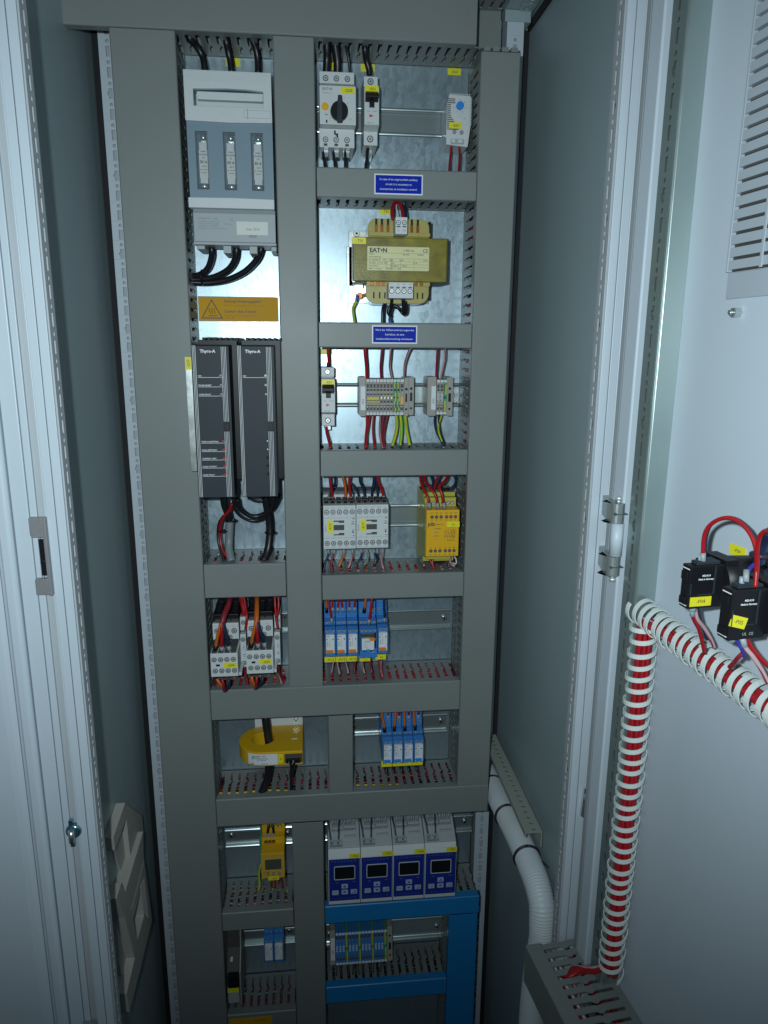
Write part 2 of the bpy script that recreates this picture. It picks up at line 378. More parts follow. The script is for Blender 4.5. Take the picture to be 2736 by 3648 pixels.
# grey plastic document holder frames on the left side panel
DH = root('document_holder', 'grey plastic holder with angular frames fixed low on the left side panel', 'document holder', (-281, -130, 700))
part(DH, 'side_face', MB().prism([(-135, 970), (-55, 891), (-53, 863), (-132, 866), (-136, 945)], -280.8, -270, 'x'), HOLDERP, .8)
part(DH, 'edge_bar', MB().prism([(-142, 975), (-142, 950), (-205, 947), (-207, 968)], -280.6, -268, 'x'), HOLDERP, .6)
part(DH, 'back_plate', MB().prism([(-112, 927), (-111, 848), (-142, 835), (-177, 925)], -280.6, -277, 'x'), HOLDERP)
part(DH, 'diagonal_bar', MB().prism([(-83, 884), (-92, 841), (-174, 827), (-195, 874)], -280.9, -262.4, 'x'), HOLDERP, .8)
part(DH, 'front_frame', MB().prism([(-92, 841), (-74, 716), (-147, 709), (-224, 704), (-229, 741), (-180, 750), (-209, 845), (-235, 898), (-210, 901), (-194, 871), (-174, 827)], -281, -262, 'x', [[(-121, 813), (-116, 763), (-159, 762), (-172, 808)]]), HOLDERP, .8)
part(DH, 'inner_tray', MB().prism([(-205, 868), (-177, 815), (-148, 722), (-196, 710), (-210, 771), (-206, 824)], -280.5, -274, 'x'), HOLDERP, .5)
mb = MB()
for i in range(6): mb.prism([(-123+i*4, 822-i*1.2), (-121.6+i*4, 822-i*1.2), (-117+i*4.4, 771-i*6), (-118.4+i*4.4, 771-i*6)], -262, -261.2, 'x')
part(DH, 'rib', mb, HOLDERP)
# punched depth rail low on the right side panel
mb = perf_strip(22, -242, 8, 'round'); v = [(x+279, z, 963-y) for x, y, z in mb.v]; mb.v = v; mb.box(279, 280.5, -242, 8, 956, 961.3); mb.box(301.2, 303, -242, 8, 940, 963)
thing('punched_rail', mb, mat('rail paint', (.30, .33, .29), .5), 'grey steel rail with a row of round holes low on the right side panel', 'mounting rail')

part(CAB, 'gap_shade_strip', B(310, 313.5, -340, 36, 2030, 2040), FLATBLK)  # black strip paints the dark gap below the depth rail
# mounting plate
MP = root('mounting_plate', 'galvanised steel mounting plate carrying all the devices', 'mounting plate', (12, 0, 130))
part(MP, 'sheet', MB().box(-240, 264, 0, 2.5, 130, 2028), GALV, .4)
mb = MB().box(-240, -237, 2.6, 11, 130, 2028).box(261, 264, 2.6, 11, 130, 2028); part(MP, 'folded_edge', mb, GALV)
def plate_marker(s, x0, x1, z0, z1): marker(MP, s, x0, x1, z0, z1, 0)
plate_marker('', -102, -84, 1958, 1967.5); plate_marker('-Q02', 32, 50, 1959.5, 1968); plate_marker('-F01', 74.5, 93, 1959, 1968)
plate_marker('-K01', 192, 210, 1959.5, 1967.5); plate_marker('T01', 101, 118, 1780.5, 1789); plate_marker('-Q03', -144.5, -128, 1605.5, 1613)
plate_marker('', 16, 33, 1589.5, 1597)

# ------------------------------------------------------------------ cable ducts
def finger_mesh(axis, colr):
    P = [(-4.5, -9), (-4.5, -27), (-3.4, -30), (-3.0, -34), (-4.2, -38), (-3.8, -68), (3.8, -68), (3.8, -38), (6.1, -35), (6.9, -31), (4.5, -27), (4.5, -9)]
    mb = MB().prism(P, -.65, .65, 'z')                  # (along, y) thickness z
    mb.v = [(x, y, z) for x, y, z in mb.v] if axis == 'H' else [(z, y, x) for x, y, z in mb.v]
    o = mb.obj('finger', colr); me = o.data; bpy.data.objects.remove(o); return me
FM = {}
PALETTE = ['red', 'red', 'dkred', 'dkred', 'black', 'navy', 'orange', 'rw', 'white', 'yg']
def duct(label, x0, x1, z0, z1, axis, m=DUCT, cover=True, sides=(0, 1), pal=None, group='cable ducts', fill=.8, f_range=None, nocol=False, cov=None, sidec=None):
    g = .35
    D = root('cable_duct', label, 'cable duct', ((x0+x1)/2, 0, (z0+z1)/2), group=group)
    cm = BLUEDUCT if m is BLUEDUCT else DUCT; fm = sidec or cm
    H = axis == 'H'
    a0, a1 = (x0, x1) if H else (z0, z1); b0, b1 = (z0, z1) if H else (x0, x1)
    def bx(mb, a, b, y0, y1, c, d): return mb.box(a, b, y0, y1, c, d) if H else mb.box(c, d, y0, y1, a, b)
    ch = MB(); bx(ch, a0, a1, -2, -.6, b0+1, b1-1); bx(ch, a0, a1, -9.2, -.6, b0+1, b0+2.3); bx(ch, a0, a1, -9.2, -.6, b1-2.3, b1-1)
    part(D, 'channel', ch, fm)
    if cover:
        c0, c1 = cov or (a0+g, a1-g)
        e0, e1 = b0+g*.5, b1-g*.5
        prof = [(e0, -66), (e0, -78.6), (e0+1.4, -80), (e1-1.4, -80), (e1, -78.6), (e1, -66), (e1-1, -66), (e1-1, -77.6), (e1-2, -78.6), (e0+2, -78.6), (e0+1, -77.6), (e0+1, -66)]
        mb = MB()
        if H: mb.prism([(y, z) for z, y in prof], c0, c1, 'x')
        else: mb.prism(prof, c0, c1, 'z')
        part(D, 'cover', mb, cm, .35)
    key = (axis, fm.name)
    if key not in FM: FM[key] = finger_mesh(axis, fm)
    f = off(D); rng = f_range or (a0, a1)
    for s in sides:
        c = b0+1.65 if s == 0 else b1-1.65
        n = int((rng[1]-rng[0])/12.5)
        st = rng[0]+((rng[1]-rng[0])-n*12.5)/2+6.25
        for i in range(n):
            o = bpy.data.objects.new('finger', FM[key]); COL.objects.link(o); o.parent = D; a = st+i*12.5
            if H: o.location = ((a-f[0])*S, 0, (c-f[2])*S)
            else: o.location = ((c-f[0])*S, 0, (a-f[2])*S)
    if fill:
        mb = MB(); pal = pal or PALETTE; mats = [WCOL[k] for k in dict.fromkeys(pal)]; idx = list(dict.fromkeys(pal))
        for k in range(int(fill*((b1-b0)/2.1))):
            r = random.uniform(1.3, 2.4); b = (b1-random.uniform(5, 12) if H and random.random() < .6 else random.uniform(b0+6, b1-6)); y = random.uniform(-9, -62)
            pts = []; nseg = max(3, int((a1-a0)/28)); lo, hi = sorted((random.uniform(a0, a1), random.uniform(a0, a1)))
            if hi-lo < (a1-a0)*.5: lo, hi = a0+2, a1-2
            for j in range(nseg+1):
                a = lo+(hi-lo)*j/nseg; b = min(b1-4.5, max(b0+4.5, b+random.uniform(-7, 7))); y = min(-6, max(-64, y+random.uniform(-9, 9)))
                pts.append((a, y, b) if H else (b, y, a))
            mb.tube(smooth_pts(pts, 3), r, 6, idx.index(random.choice(pal)))
        o = mb.obj('loose_wires', mats); tag(o, 'mixed loose wires lying inside the '+label.split(',')[0].split(' beside')[0].split(' with')[0], 'wires', kind='stuff')
    return D
BLK = ['black', 'black', 'navy', 'red']; DK = ['black', 'navy', 'dkred', 'dkred', 'grey']
duct('topmost long grey duct spanning the head of the cabinet', -238, 262, 1967.5, 2040, 'H', cov=(-283.5, 213), pal=BLK, f_range=(-235, 262), fill=0)
duct('wide grey duct running down the left side of the plate', -230, -153.3, 160, 1966.8, 'V', pal=BLK, fill=.35, f_range=(170, 1962))
duct('tall narrow grey duct between the left and right device columns', -38.3, 12.2, 1109.4, 1966.8, 'V', pal=BLK, fill=.4)
duct('tall narrow grey duct down the right side of the devices', 219.5, 270.5, 928.5, 1961, 'V', pal=['black', 'navy', 'dkred', 'black'], fill=.4)
duct('grey duct with the upper blue sign above the transformer', 12.6, 219.2, 1786, 1822, 'H', pal=['black', 'red', 'navy', 'black'], fill=.7)
duct('grey duct with the lower blue sign below the transformer', 12.6, 219.2, 1599, 1632.4, 'H', pal=['red', 'navy', 'rw', 'black'])
duct('grey duct between the terminal strips and the small contactors', 12.6, 219.2, 1424.2, 1461.4, 'H', pal=['navy', 'black', 'dkred', 'grey'], fill=.8)
duct('grey duct between the small contactors and the blue relays', 12.6, 219.2, 1243, 1281.2, 'H', pal=['red', 'red', 'dkred', 'dkred', 'orange', 'rw'], fill=2.6)
duct('grey duct under the two black power controllers', -153, -38.6, 1251, 1301.4, 'H', pal=['red', 'dkred', 'black', 'white'], fill=1.1)
duct('long grey duct under the blue relays, crossing the plate', -153, 219.2, 1060, 1109, 'H', pal=['red', 'dkred', 'red', 'orange', 'rw', 'dkred', 'dkred'], fill=2.4)
duct('short grey duct between the current transformer and four small relays', 18.6, 56.3, 928.6, 1059.6, 'V', pal=DK, fill=.5)
duct('lowest long grey duct ending beside the white hose', -153, 270.2, 880, 928, 'H', pal=['dkred', 'black', 'dkred', 'black', 'dkred', 'red', 'navy', 'yg', 'dkred'], fill=2.1)
duct('narrow grey duct in the dark between lower left and right bays', -39.8, 9.4, 160, 879.6, 'V', pal=DK, fill=.4)
duct('short grey duct under the yellow monitor', -153, -40.2, 690, 724, 'H', pal=['dkred', 'rw', 'dkred', 'black', 'grey', 'yg'], fill=1.2)
duct('lowest short grey duct in the dark left bay', -153, -40.2, 488, 526, 'H', pal=DK, fill=.8)
duct('bright blue duct under the four measuring transmitters', 9.8, 263, 689.5, 723, 'H', BLUEDUCT, pal=['black', 'navy'], fill=.8, sidec=DUCT)
duct('blue vertical duct at the right of the lowest terminal strip', 213, 262, 160, 689, 'V', BLUEDUCT, pal=['black', 'navy'], fill=.5, sidec=DUCT)
duct('lower blue duct below the lowest terminal strip', 9.8, 212.6, 532, 565, 'H', BLUEDUCT, pal=['black', 'navy'], fill=.8, sidec=DUCT)

for i in range(4): thing('finger_tab', MB().box(223+i*11.6, 231.6+i*11.6, -79, -66, 1961.8, 1967), DUCT, ('leftmost', 'second', 'third', 'rightmost')[i]+' of four bent finger tabs above the right vertical duct', 'duct tab', .5, 'finger tabs')
# signs and stickers
def sign(rows, x0, x1, z0, z1, y, label, size):
    s = root('sign', label, 'sign', ((x0+x1)/2, y, z0))
    part(s, 'border', B(x0, x1, y-.4, y, z0, z1), SIGNW); f = part(s, 'face', B(x0+1.6, x1-1.6, y-.7, y-.3, z0+1.6, z1-1.6), SIGNB)
    letters(f, [(t, (x0+x1)/2, (z0+z1)/2+(1-i)*size*1.62, size, 'CENTER') for i, t in enumerate(rows)], 0, 0, y-.7, 0, SIGNW, bold=.02)
sign(['In case of an ungrounded auxiliary', 'circuit it is necessary to', 'incorporate an insulation control.'], 86, 148.6, 1791.2, 1815.6, -80, 'blue sign with white English text on the duct above the transformer', 3.55)
sign(['Wird der Hilfsstromkreis ungeerdet', 'betrieben, ist eine', 'Isolationsüberwachung einzubauen.'], 83.5, 144.5, 1605, 1628.6, -80, 'blue sign with white German text on the duct below the transformer', 3.55)
w = root('warning_sign', 'amber hot surface warning foil in German and English on the bright plate', 'warning sign', (-98, 0, 1634))
f = part(w, 'foil', B(-153.6, -42.6, -.5, 0, 1634.3, 1668), WARNY)
part(w, 'border', MB().prism([(-153.6, 1634.3), (-42.6, 1634.3), (-42.6, 1668), (-153.6, 1668)], -.65, -.45, 'y', [[(-152.8, 1635.1), (-43.4, 1635.1), (-43.4, 1667.2), (-152.8, 1667.2)]]), INKG)
tri = lambda k: [(-150+k*1.73, 1638+k), (-120-k*1.73, 1638+k), (-135, 1664.5-k*2)]
part(w, 'triangle', MB().prism(tri(0), -.8, -.45, 'y', [tri(1.3)]).box(-140, -128, -.8, -.45, 1641.2, 1642.2), INK)
mb = MB()
for i in range(3): mb.tube([(-138.3+i*3.4+math.sin(t*1.1)*.8, -.7, 1644.5+t*1.1) for t in range(8)], .34, 4)
part(w, 'heat_waves', mb, INK)
letters(w, [('Achtung! Verletzungsgefahr!', -118, 1661.5, 4.6, 'LEFT'), ('Caution!  Risk of injury!', -118, 1647.8, 4.6, 'LEFT')], 0, 0, -.5, 0, INKB, bold=.13)
letters(w, [('Das Gerät kann Temperaturen über 70°C erreichen', -118, 1656, 2.6, 'LEFT'), ('The device may reach temperatures above', -118, 1642.4, 2.6, 'LEFT'), ('70°C  158°F', -117, 1638.8, 2.6, 'LEFT')], 0, 0, -.5, 0, INKB)
w2 = root('warning_sign', 'dark amber warning foil on the lowest short duct at the photo bottom', 'warning sign', (-115, -80, 487))
part(w2, 'foil', B(-150, -80, -80.6, -80, 487, 518.5), WARNY); letters(w2, 'Achtung!', -100, 511.5, -80.6, 4.6, INKB)

# ------------------------------------------------------------------ DIN rails
def rail(label, x0, x1, zc, y=-7.5, h=17.5, tilt=0):
    prof = [(y+1, -h), (y+.3, -h+.2), (y-.35, -h+1.1), (y-.6, -h+2.2), (y-.35, -h+3.4), (y+.4, -h+4.4), (-1.9, -h+5.2), (-1.4, -h+6), (-1.4, h-6), (-1.9, h-5.2), (y+.4, h-4.4), (y-.35, h-3.4), (y-.6, h-2.2), (y-.35, h-1.1), (y+.3, h-.2), (y+1, h), (y+1, h-3.4), (-.3, h-3.8), (-.3, -h+3.8), (y+1, -h+3.4), (y+1, -h)]
    r_ = root('din_rail', label, 'DIN rail', ((x0+x1)/2, 0, zc), group='DIN rails', rot=(R(tilt), 0, 0) if tilt else None)
    mb = MB().prism([(a, b+(0 if tilt else zc)) for a, b in prof], x0-(0 if not tilt else (x0+x1)/2), x1-(0 if not tilt else (x0+x1)/2), 'x')
    part(r_, 'profile', mb, RAILM); return r_
r1 = rail('top DIN rail behind the motor breaker and thermostat', 14, 187, 1897)
r2 = rail('DIN rail behind terminal strips X02 and X03', 14, 219, 1532); bolt(r2, 209, -1.4, 1531, 5)
r3 = rail('DIN rail behind contactors K10 and K17', 14, 170, 1350)
r4 = rail('DIN rail behind the row of blue relays', 14, 217, 1180); bolt(r4, 207, -1.4, 1179)
letters(r4, '252  2750', 166, 1186, -1.4, 7, ZINC)
r5 = rail('DIN rail behind the four small blue relays', 60, 215, 997); bolt(r5, 206, -1.4, 998); bolt(r5, 62, -1.4, 996)
r6 = rail('DIN rail behind the two large contactors', -150, -40, 1182); bolt(r6, -45, -1.4, 1190)
r7 = rail('DIN rail behind the yellow monitor', -152, -42, 803); bolt(r7, -143, -1.4, 806, 4.6); bolt(r7, -50, -1.4, 804, 4.6)
r8 = rail('DIN rail behind the four measuring transmitters', 12, 265, 804); bolt(r8, 252, -1.4, 806, 4.6)
r9 = rail('DIN rail in the dark behind two blue relays', -130, -42, 604); bolt(r9, -52, -1.4, 610, 4.6)
r10 = rail('tilted DIN rail carrying the lowest terminal strip', 12, 217, 608, tilt=-14, h=19.5); r10.location.y = -.012
bolt(r10, 92, -1.4, -2, 4.4); bolt(r10, -98, -1.4, -2, 4.4)

# ------------------------------------------------------------------ wire routes: (description, colour, radius, ferrule, points in mm)
WIRES = [
 ('thick black cable entering left pole of the fuse switch from above', 'black', 4.6, '', [(-139.9, -55, 1973.3),(-139.2, -54, 1967.6),(-133.5, -45, 1964.0),(-127.3, -40, 1954.6),(-124.9, -42, 1943.6),(-124.9, -42, 1934.1)]),
 ('thick black cable crossing the yellow plate sticker above the fuse switch', 'black', 4.4, '', [(-97.1, -50, 1977.1),(-96.1, -50, 1967.9),(-94.9, -45, 1960.5),(-93.1, -42, 1951.2),(-91.4, -42, 1936.5)]),
 ('thick black cable entering right pole of the fuse switch from above', 'black', 4.4, '', [(-64.9, -50, 1977.5),(-63.8, -50, 1971.4),(-59.9, -45, 1962.0),(-58.5, -42, 1951.6),(-58.6, -42, 1936.8)]),
 ('black cable curving from left foot of the fuse switch to the duct', 'black', 4.3, '', [(-125.6, -50, 1732.1),(-124.7, -55, 1723.4),(-125.9, -50, 1714.7),(-132.4, -42, 1701.4),(-144.0, -36, 1693.5),(-159.1, -30, 1690.9),(-168.3, -30, 1690.4)]),
 ('black cable curving from middle foot of the fuse switch to the duct', 'black', 4.4, '', [(-92.9, -50, 1732.7),(-92.8, -55, 1724.0),(-95.8, -50, 1711.8),(-106.3, -42, 1699.5),(-127.2, -34, 1690.4),(-150.1, -30, 1687.8),(-168.5, -30, 1687.1)]),
 ('black cable sweeping in the widest arc under the fuse switch', 'black', 4.4, '', [(-60.3, -50, 1733.4),(-61.1, -55, 1724.6),(-67.4, -48, 1712.5),(-84.5, -40, 1697.7),(-107.9, -32, 1687.9),(-134.5, -28, 1683.9),(-159.8, -28, 1684.2),(-169.0, -28, 1684.3)]),
 ('thick black cable entering left pole of the motor breaker from above', 'black', 5, '', [(27.8, -55, 1975.5),(28.3, -50, 1964.4),(28.3, -45, 1955.2),(27.4, -42, 1940.9)]),
 ('thickest black cable entering middle pole of the motor breaker from above', 'black', 5.6, '', [(37.4, -55, 1975.9),(39.5, -50, 1964.9),(41.7, -45, 1953.0),(41.7, -42, 1941.4)]),
 ('thin black wire entering right pole of the motor breaker from above', 'black', 2.4, '', [(50.5, -58, 1974.0),(53.9, -50, 1962.8),(56.5, -46, 1951.9),(57.8, -44, 1941.4)]),
 ('black cable with red boot entering the single breaker from above', 'black', 4, '', [(75.6, -55, 1974.2),(76.0, -55, 1964.7),(78.1, -48, 1956.2),(81.5, -45, 1947.7),(82.7, -44, 1940.3)]),
 ('black wire with blue ferrule under left pole of the motor breaker', 'black', 2.3, 'fblue', [(21.6, -45, 1853.5),(22.5, -52, 1840.9),(24.1, -60, 1824.6)]),
 ('black wire with blue ferrule under middle pole of the motor breaker', 'black', 2.3, 'fblue', [(35.0, -45, 1853.9),(35.8, -52, 1841.4),(37.2, -60, 1825.0)]),
 ('black wire with blue ferrule under right pole of the motor breaker', 'black', 2.3, 'fblue', [(50.1, -45, 1854.4),(50.6, -52, 1841.8),(50.1, -60, 1825.4)]),
 ('black wire leaving the bottom of the upper single breaker', 'black', 2.6, '', [(80.7, -45, 1855.4),(78.9, -52, 1842.7),(76.3, -62, 1825.7)]),
 ('left red wire leaving the thermostat downward', 'red', 2, 'fwhite', [(193.2, -38, 1869.6),(191.3, -42, 1853.0),(188.3, -52, 1838.6),(184.9, -66, 1822.1)]),
 ('right red wire leaving the thermostat downward', 'red', 2, 'fwhite', [(201.9, -38, 1869.9),(203.1, -42, 1853.4),(201.1, -52, 1839.0),(197.6, -66, 1822.5)]),
 ('red wire looping over left clamp of the transformer top terminal', 'red', 3, '', [(110.2, -82, 1761.2),(109.3, -76, 1770.5),(113.0, -66, 1781.3),(118.9, -60, 1785.6),(122.1, -62, 1789.2)]),
 ('red wire looping over right clamp of the transformer top terminal', 'red', 3, '', [(123.5, -82, 1761.5),(123.1, -72, 1774.9),(120.5, -66, 1782.8),(115.9, -60, 1785.2),(113.4, -62, 1788.9)]),
 ('dark grey wire arching behind the transformer top terminal', 'navy', 2.6, '', [(128.9, -70, 1763.6),(128.8, -66, 1773.3),(127.5, -60, 1782.0),(125.4, -62, 1790.6)]),
 ('white striped wire between the two red loops of the transformer', 'white', 1, '', [(116.3, -84, 1761.7),(115.2, -76, 1774.0),(115.8, -70, 1781.3)]),
 ('green yellow earth wire hanging from the copper clamp of the transformer', 'yg', 2.5, 'fblue', [(66.9, -42, 1668.5),(65.3, -42, 1661.8),(60.8, -44, 1652.7),(60.7, -50, 1644.2),(61.6, -62, 1631.8)]),
 ('black wire dropping straight from the left bottom terminal of the transformer', 'black', 2.6, 'fblue', [(109.1, -84, 1662.7),(109.6, -76, 1653.8),(108.7, -68, 1642.5),(109.6, -68, 1630.6)]),
 ('black wire forming the left loop under the transformer', 'black', 2.8, '', [(113.9, -62, 1657.5),(108.7, -60, 1660.2),(101.8, -64, 1656.6),(99.0, -68, 1648.2),(98.8, -68, 1630.5)]),
 ('black wire bent in a knot under the transformer', 'black', 3.2, '', [(110.9, -62, 1641.2),(107.6, -60, 1645.7),(109.5, -60, 1653.2),(118.0, -60, 1654.5),(124.0, -62, 1648.8),(126.7, -68, 1644.9),(125.6, -78, 1653.9),(124.1, -84, 1662.9)]),
 ('black wire forming the right hook under the transformer', 'black', 2.6, '', [(129.8, -70, 1660.2),(131.5, -66, 1651.6),(131.0, -62, 1645.9),(127.4, -60, 1644.5)]),
 ('red wire entering the top of the lower single breaker', 'red', 2.6, 'fblack', [(25.5, -56, 1600.0),(25.7, -54, 1589.4),(26.4, -50, 1581.7),(25.4, -46, 1571.6)]),
 ('red wire leaving the bottom of the lower single breaker', 'red', 2.6, '', [(22.1, -45, 1489.8),(22.7, -50, 1481.5),(25.3, -56, 1471.1),(27.6, -62, 1461.4)]),
 ('red wire entering first clamp of terminal strip X02 from above', 'red', 3, '', [(75.6, -60, 1600.3),(76.3, -58, 1589.7),(78.5, -50, 1574.2),(79.6, -44, 1555.4)]),
 ('dull red wire entering the middle of terminal strip X02 from above', 'dkred', 2.3, '', [(99.3, -60, 1600.4),(98.5, -58, 1586.7),(98.2, -52, 1572.8),(100.1, -44, 1555.4)]),
 ('white wire with red stripe right of the dull red one above strip X02', 'rw', 2.1, '', [(111.5, -60, 1600.5),(110.8, -58, 1586.8),(111.1, -52, 1572.9),(115.8, -44, 1554.6)]),
 ('white wire with red stripe bending right above strip X02', 'rw', 2.1, '', [(139.0, -60, 1600.7),(134.7, -58, 1590.0),(131.7, -52, 1576.0),(132.2, -44, 1555.5)]),
 ('red wire entering terminal strip X03 from above', 'dkred', 2.4, '', [(176.4, -60, 1600.9),(176.7, -56, 1584.0),(177.4, -50, 1571.5),(178.2, -44, 1556.3)]),
 ('white wire with red stripe entering terminal strip X03 from above', 'rw', 2.1, '', [(186.4, -60, 1601.0),(187.5, -58, 1587.2),(186.2, -52, 1573.1),(184.4, -44, 1556.3)]),
 ('leftmost red wire under terminal strip X02', 'red', 2.2, '', [(79.3, -44, 1506.3),(79.3, -48, 1492.2),(77.3, -54, 1476.9),(76.0, -62, 1461.1)]),
 ('red wire crossing beside the leftmost one under strip X02', 'red', 2.2, '', [(83.8, -44, 1506.3),(81.4, -48, 1493.8),(78.5, -54, 1480.1),(77.3, -62, 1461.9)]),
 ('single red wire under the third clamp of strip X02', 'red', 2.1, '', [(89.5, -44, 1506.2),(88.0, -48, 1490.6),(88.2, -54, 1475.2),(89.8, -62, 1461.0)]),
 ('white striped wire under the middle of strip X02', 'rw', 1.8, '', [(99.0, -44, 1506.2),(97.4, -48, 1488.9),(98.2, -54, 1473.5),(100.7, -62, 1460.9)]),
 ('red wire beside the white striped one under strip X02', 'dkred', 1.9, '', [(103.9, -44, 1506.2),(101.0, -48, 1490.5),(100.2, -54, 1473.5),(102.0, -62, 1460.9)]),
 ('dull red wire slanting under the middle of strip X02', 'dkred', 2, '', [(109.2, -44, 1506.2),(105.2, -48, 1490.5),(102.4, -54, 1476.7),(103.3, -62, 1460.9)]),
 ('left yellow earth wire under strip X02', 'yg', 3, '', [(121.9, -44, 1506.1),(122.1, -48, 1492.0),(119.2, -54, 1478.2),(113.9, -62, 1464.8)]),
 ('bright green earth wire under strip X02', 'gy', 3, '', [(127.6, -44, 1506.1),(128.9, -48, 1492.0),(127.7, -54, 1478.2),(125.2, -62, 1465.5)]),
 ('right yellow earth wire under strip X02', 'yg', 3, '', [(134.0, -44, 1506.1),(135.4, -48, 1492.0),(137.1, -54, 1478.1),(139.1, -62, 1465.4)]),
 ('left dark wire under strip X03', 'navy', 2, '', [(177.5, -44, 1506.0),(176.6, -48, 1495.0),(179.2, -54, 1481.1),(187.9, -62, 1465.1)]),
 ('right dark wire under strip X03', 'black', 2, '', [(182.8, -44, 1506.0),(182.9, -48, 1495.0),(184.1, -54, 1481.1),(189.9, -62, 1464.2)]),
 ('yellow earth wire under strip X03', 'yg', 1.8, '', [(187.3, -44, 1505.9),(182.9, -48, 1495.0),(181.4, -54, 1484.3),(185.7, -60, 1469.7)]),
 ('red wire entering second terminal of contactor K10 from above', 'red', 2.6, 'f', [(25.7, -62, 1424.2),(26.5, -60, 1411.8),(28.6, -56, 1397.3),(29.4, -54, 1383.0)]),
 ('dark blue wire crossing behind the red one at contactor K10', 'navy', 2.3, 'f', [(32.1, -62, 1424.1),(33.4, -58, 1411.3),(27.9, -52, 1398.0),(21.0, -54, 1383.9)]),
 ('orange wire entering contactor K10 from above', 'orange', 2.6, 'fblack', [(43.2, -62, 1424.0),(46.2, -60, 1413.0),(48.4, -56, 1400.0),(47.3, -54, 1382.7)]),
 ('red wire entering last terminal of contactor K10 from above', 'red', 2.5, 'f', [(54.6, -62, 1423.9),(53.3, -60, 1412.9),(54.8, -56, 1398.4),(56.4, -54, 1383.4)]),
 ('dark blue wire entering first terminal of contactor K17 from above', 'navy', 2.2, 'f', [(54.3, -58, 1412.6),(60.0, -58, 1406.4),(65.8, -56, 1397.5),(68.1, -54, 1383.2)]),
 ('dark blue wire entering second terminal of contactor K17 from above', 'navy', 2.6, 'f', [(68.5, -62, 1423.7),(69.2, -60, 1412.7),(74.4, -56, 1401.2),(76.9, -54, 1383.0)]),
 ('dark blue wire entering third terminal of contactor K17 from above', 'navy', 2.4, 'f', [(88.5, -62, 1423.5),(88.1, -60, 1411.0),(86.5, -56, 1398.0),(85.7, -54, 1382.9)]),
 ('dark blue wire entering fourth terminal of contactor K17 from above', 'navy', 2.2, 'f', [(90.0, -62, 1423.5),(92.2, -60, 1410.9),(94.2, -56, 1397.9),(94.8, -54, 1382.8)]),
 ('red wire entering last terminal of contactor K17 from above', 'red', 2.6, 'f', [(93.0, -62, 1423.4),(95.6, -60, 1410.9),(100.9, -56, 1399.3),(103.6, -54, 1384.2)]),
 ('dark blue wire under the left terminal of contactor K10', 'navy', 2.1, 'f', [(22.1, -50, 1312.3),(22.5, -54, 1304.7),(18.3, -58, 1294.8),(15.0, -64, 1280.8)]),
 ('red wire under the second terminal of contactor K10', 'dkred', 2.3, 'f', [(31.9, -50, 1312.1),(29.5, -54, 1303.0),(26.5, -58, 1293.0),(27.8, -64, 1280.5)]),
 ('orange wire under contactor K10', 'orange', 2.6, 'f', [(45.4, -50, 1311.8),(44.5, -54, 1302.6),(40.5, -58, 1294.3),(37.7, -60, 1287.0)]),
 ('red wire under the last terminal of contactor K10', 'rw', 2.3, 'f', [(58.0, -50, 1311.5),(57.6, -54, 1300.7),(54.7, -58, 1292.3),(51.5, -60, 1285.0)]),
 ('dark blue wire under the first terminal of contactor K17', 'navy', 2.2, 'f', [(68.7, -50, 1311.3),(71.5, -54, 1305.2),(68.1, -58, 1296.8),(62.3, -60, 1291.2)]),
 ('blue grey wire under the second terminal of contactor K17', 'grey', 2.2, 'f', [(77.5, -50, 1311.1),(80.8, -54, 1303.3),(78.9, -58, 1295.0),(74.6, -60, 1289.3)]),
 ('dark blue wire under the third terminal of contactor K17', 'navy', 2.2, 'f', [(87.7, -50, 1310.8),(90.8, -54, 1304.7),(91.3, -58, 1296.3),(89.1, -60, 1287.3)]),
 ('grey wire under the fourth terminal of contactor K17', 'navy', 2.2, 'f', [(94.3, -50, 1310.7),(94.8, -54, 1303.0),(92.8, -58, 1296.2),(88.8, -60, 1288.9)]),
 ('white wire with red stripe under the last terminal of contactor K17', 'rw', 2.2, 'f', [(102.8, -50, 1310.5),(102.0, -54, 1301.2),(100.7, -58, 1292.8),(103.5, -62, 1282.7)]),
 ('leftmost red wire plugged into the yellow safety relay', 'red', 2.6, 'f', [(154.8, -62, 1422.7),(154.7, -72, 1413.9),(157.5, -84, 1404.1),(162.4, -90, 1393.2),(164.7, -90, 1380.3)]),
 ('second red wire plugged into the yellow safety relay', 'red', 2.6, 'f', [(160.6, -62, 1422.6),(161.0, -72, 1413.8),(166.4, -84, 1407.0),(173.0, -90, 1397.6),(176.7, -90, 1380.1)]),
 ('third red wire plugged into the yellow safety relay', 'red', 2.8, 'f', [(196.0, -60, 1421.9),(189.4, -72, 1415.0),(179.0, -84, 1409.8),(181.9, -90, 1398.9),(185.7, -90, 1380.0)]),
 ('red wire dropping behind the loops above the safety relay', 'dkred', 2.8, '', [(182.3, -58, 1421.7),(180.4, -56, 1413.7),(178.3, -54, 1405.6),(176.9, -50, 1397.1)]),
 ('dark wire left of the middle above the safety relay', 'navy', 2.6, 'f', [(170.4, -58, 1421.8),(174.8, -56, 1412.2),(174.9, -52, 1402.1),(174.3, -50, 1389.3)]),
 ('dark blue wire behind the red ones above the safety relay', 'navy', 2.6, 'f', [(186.0, -58, 1421.6),(182.4, -56, 1412.1),(188.8, -52, 1402.0),(196.7, -50, 1389.0)]),
 ('dark grey wire curling in at the right above the safety relay', 'navy', 3, 'f', [(204.9, -58, 1421.4),(208.6, -56, 1413.3),(207.4, -52, 1404.8),(201.4, -50, 1397.5),(202.0, -50, 1388.1)]),
 ('black wire lying across the top of the safety relay', 'black', 3.2, '', [(158.3, -45, 1399.4),(166.2, -48, 1404.6),(178.3, -50, 1401.7),(192.8, -48, 1398.0),(206.0, -44, 1398.6)]),
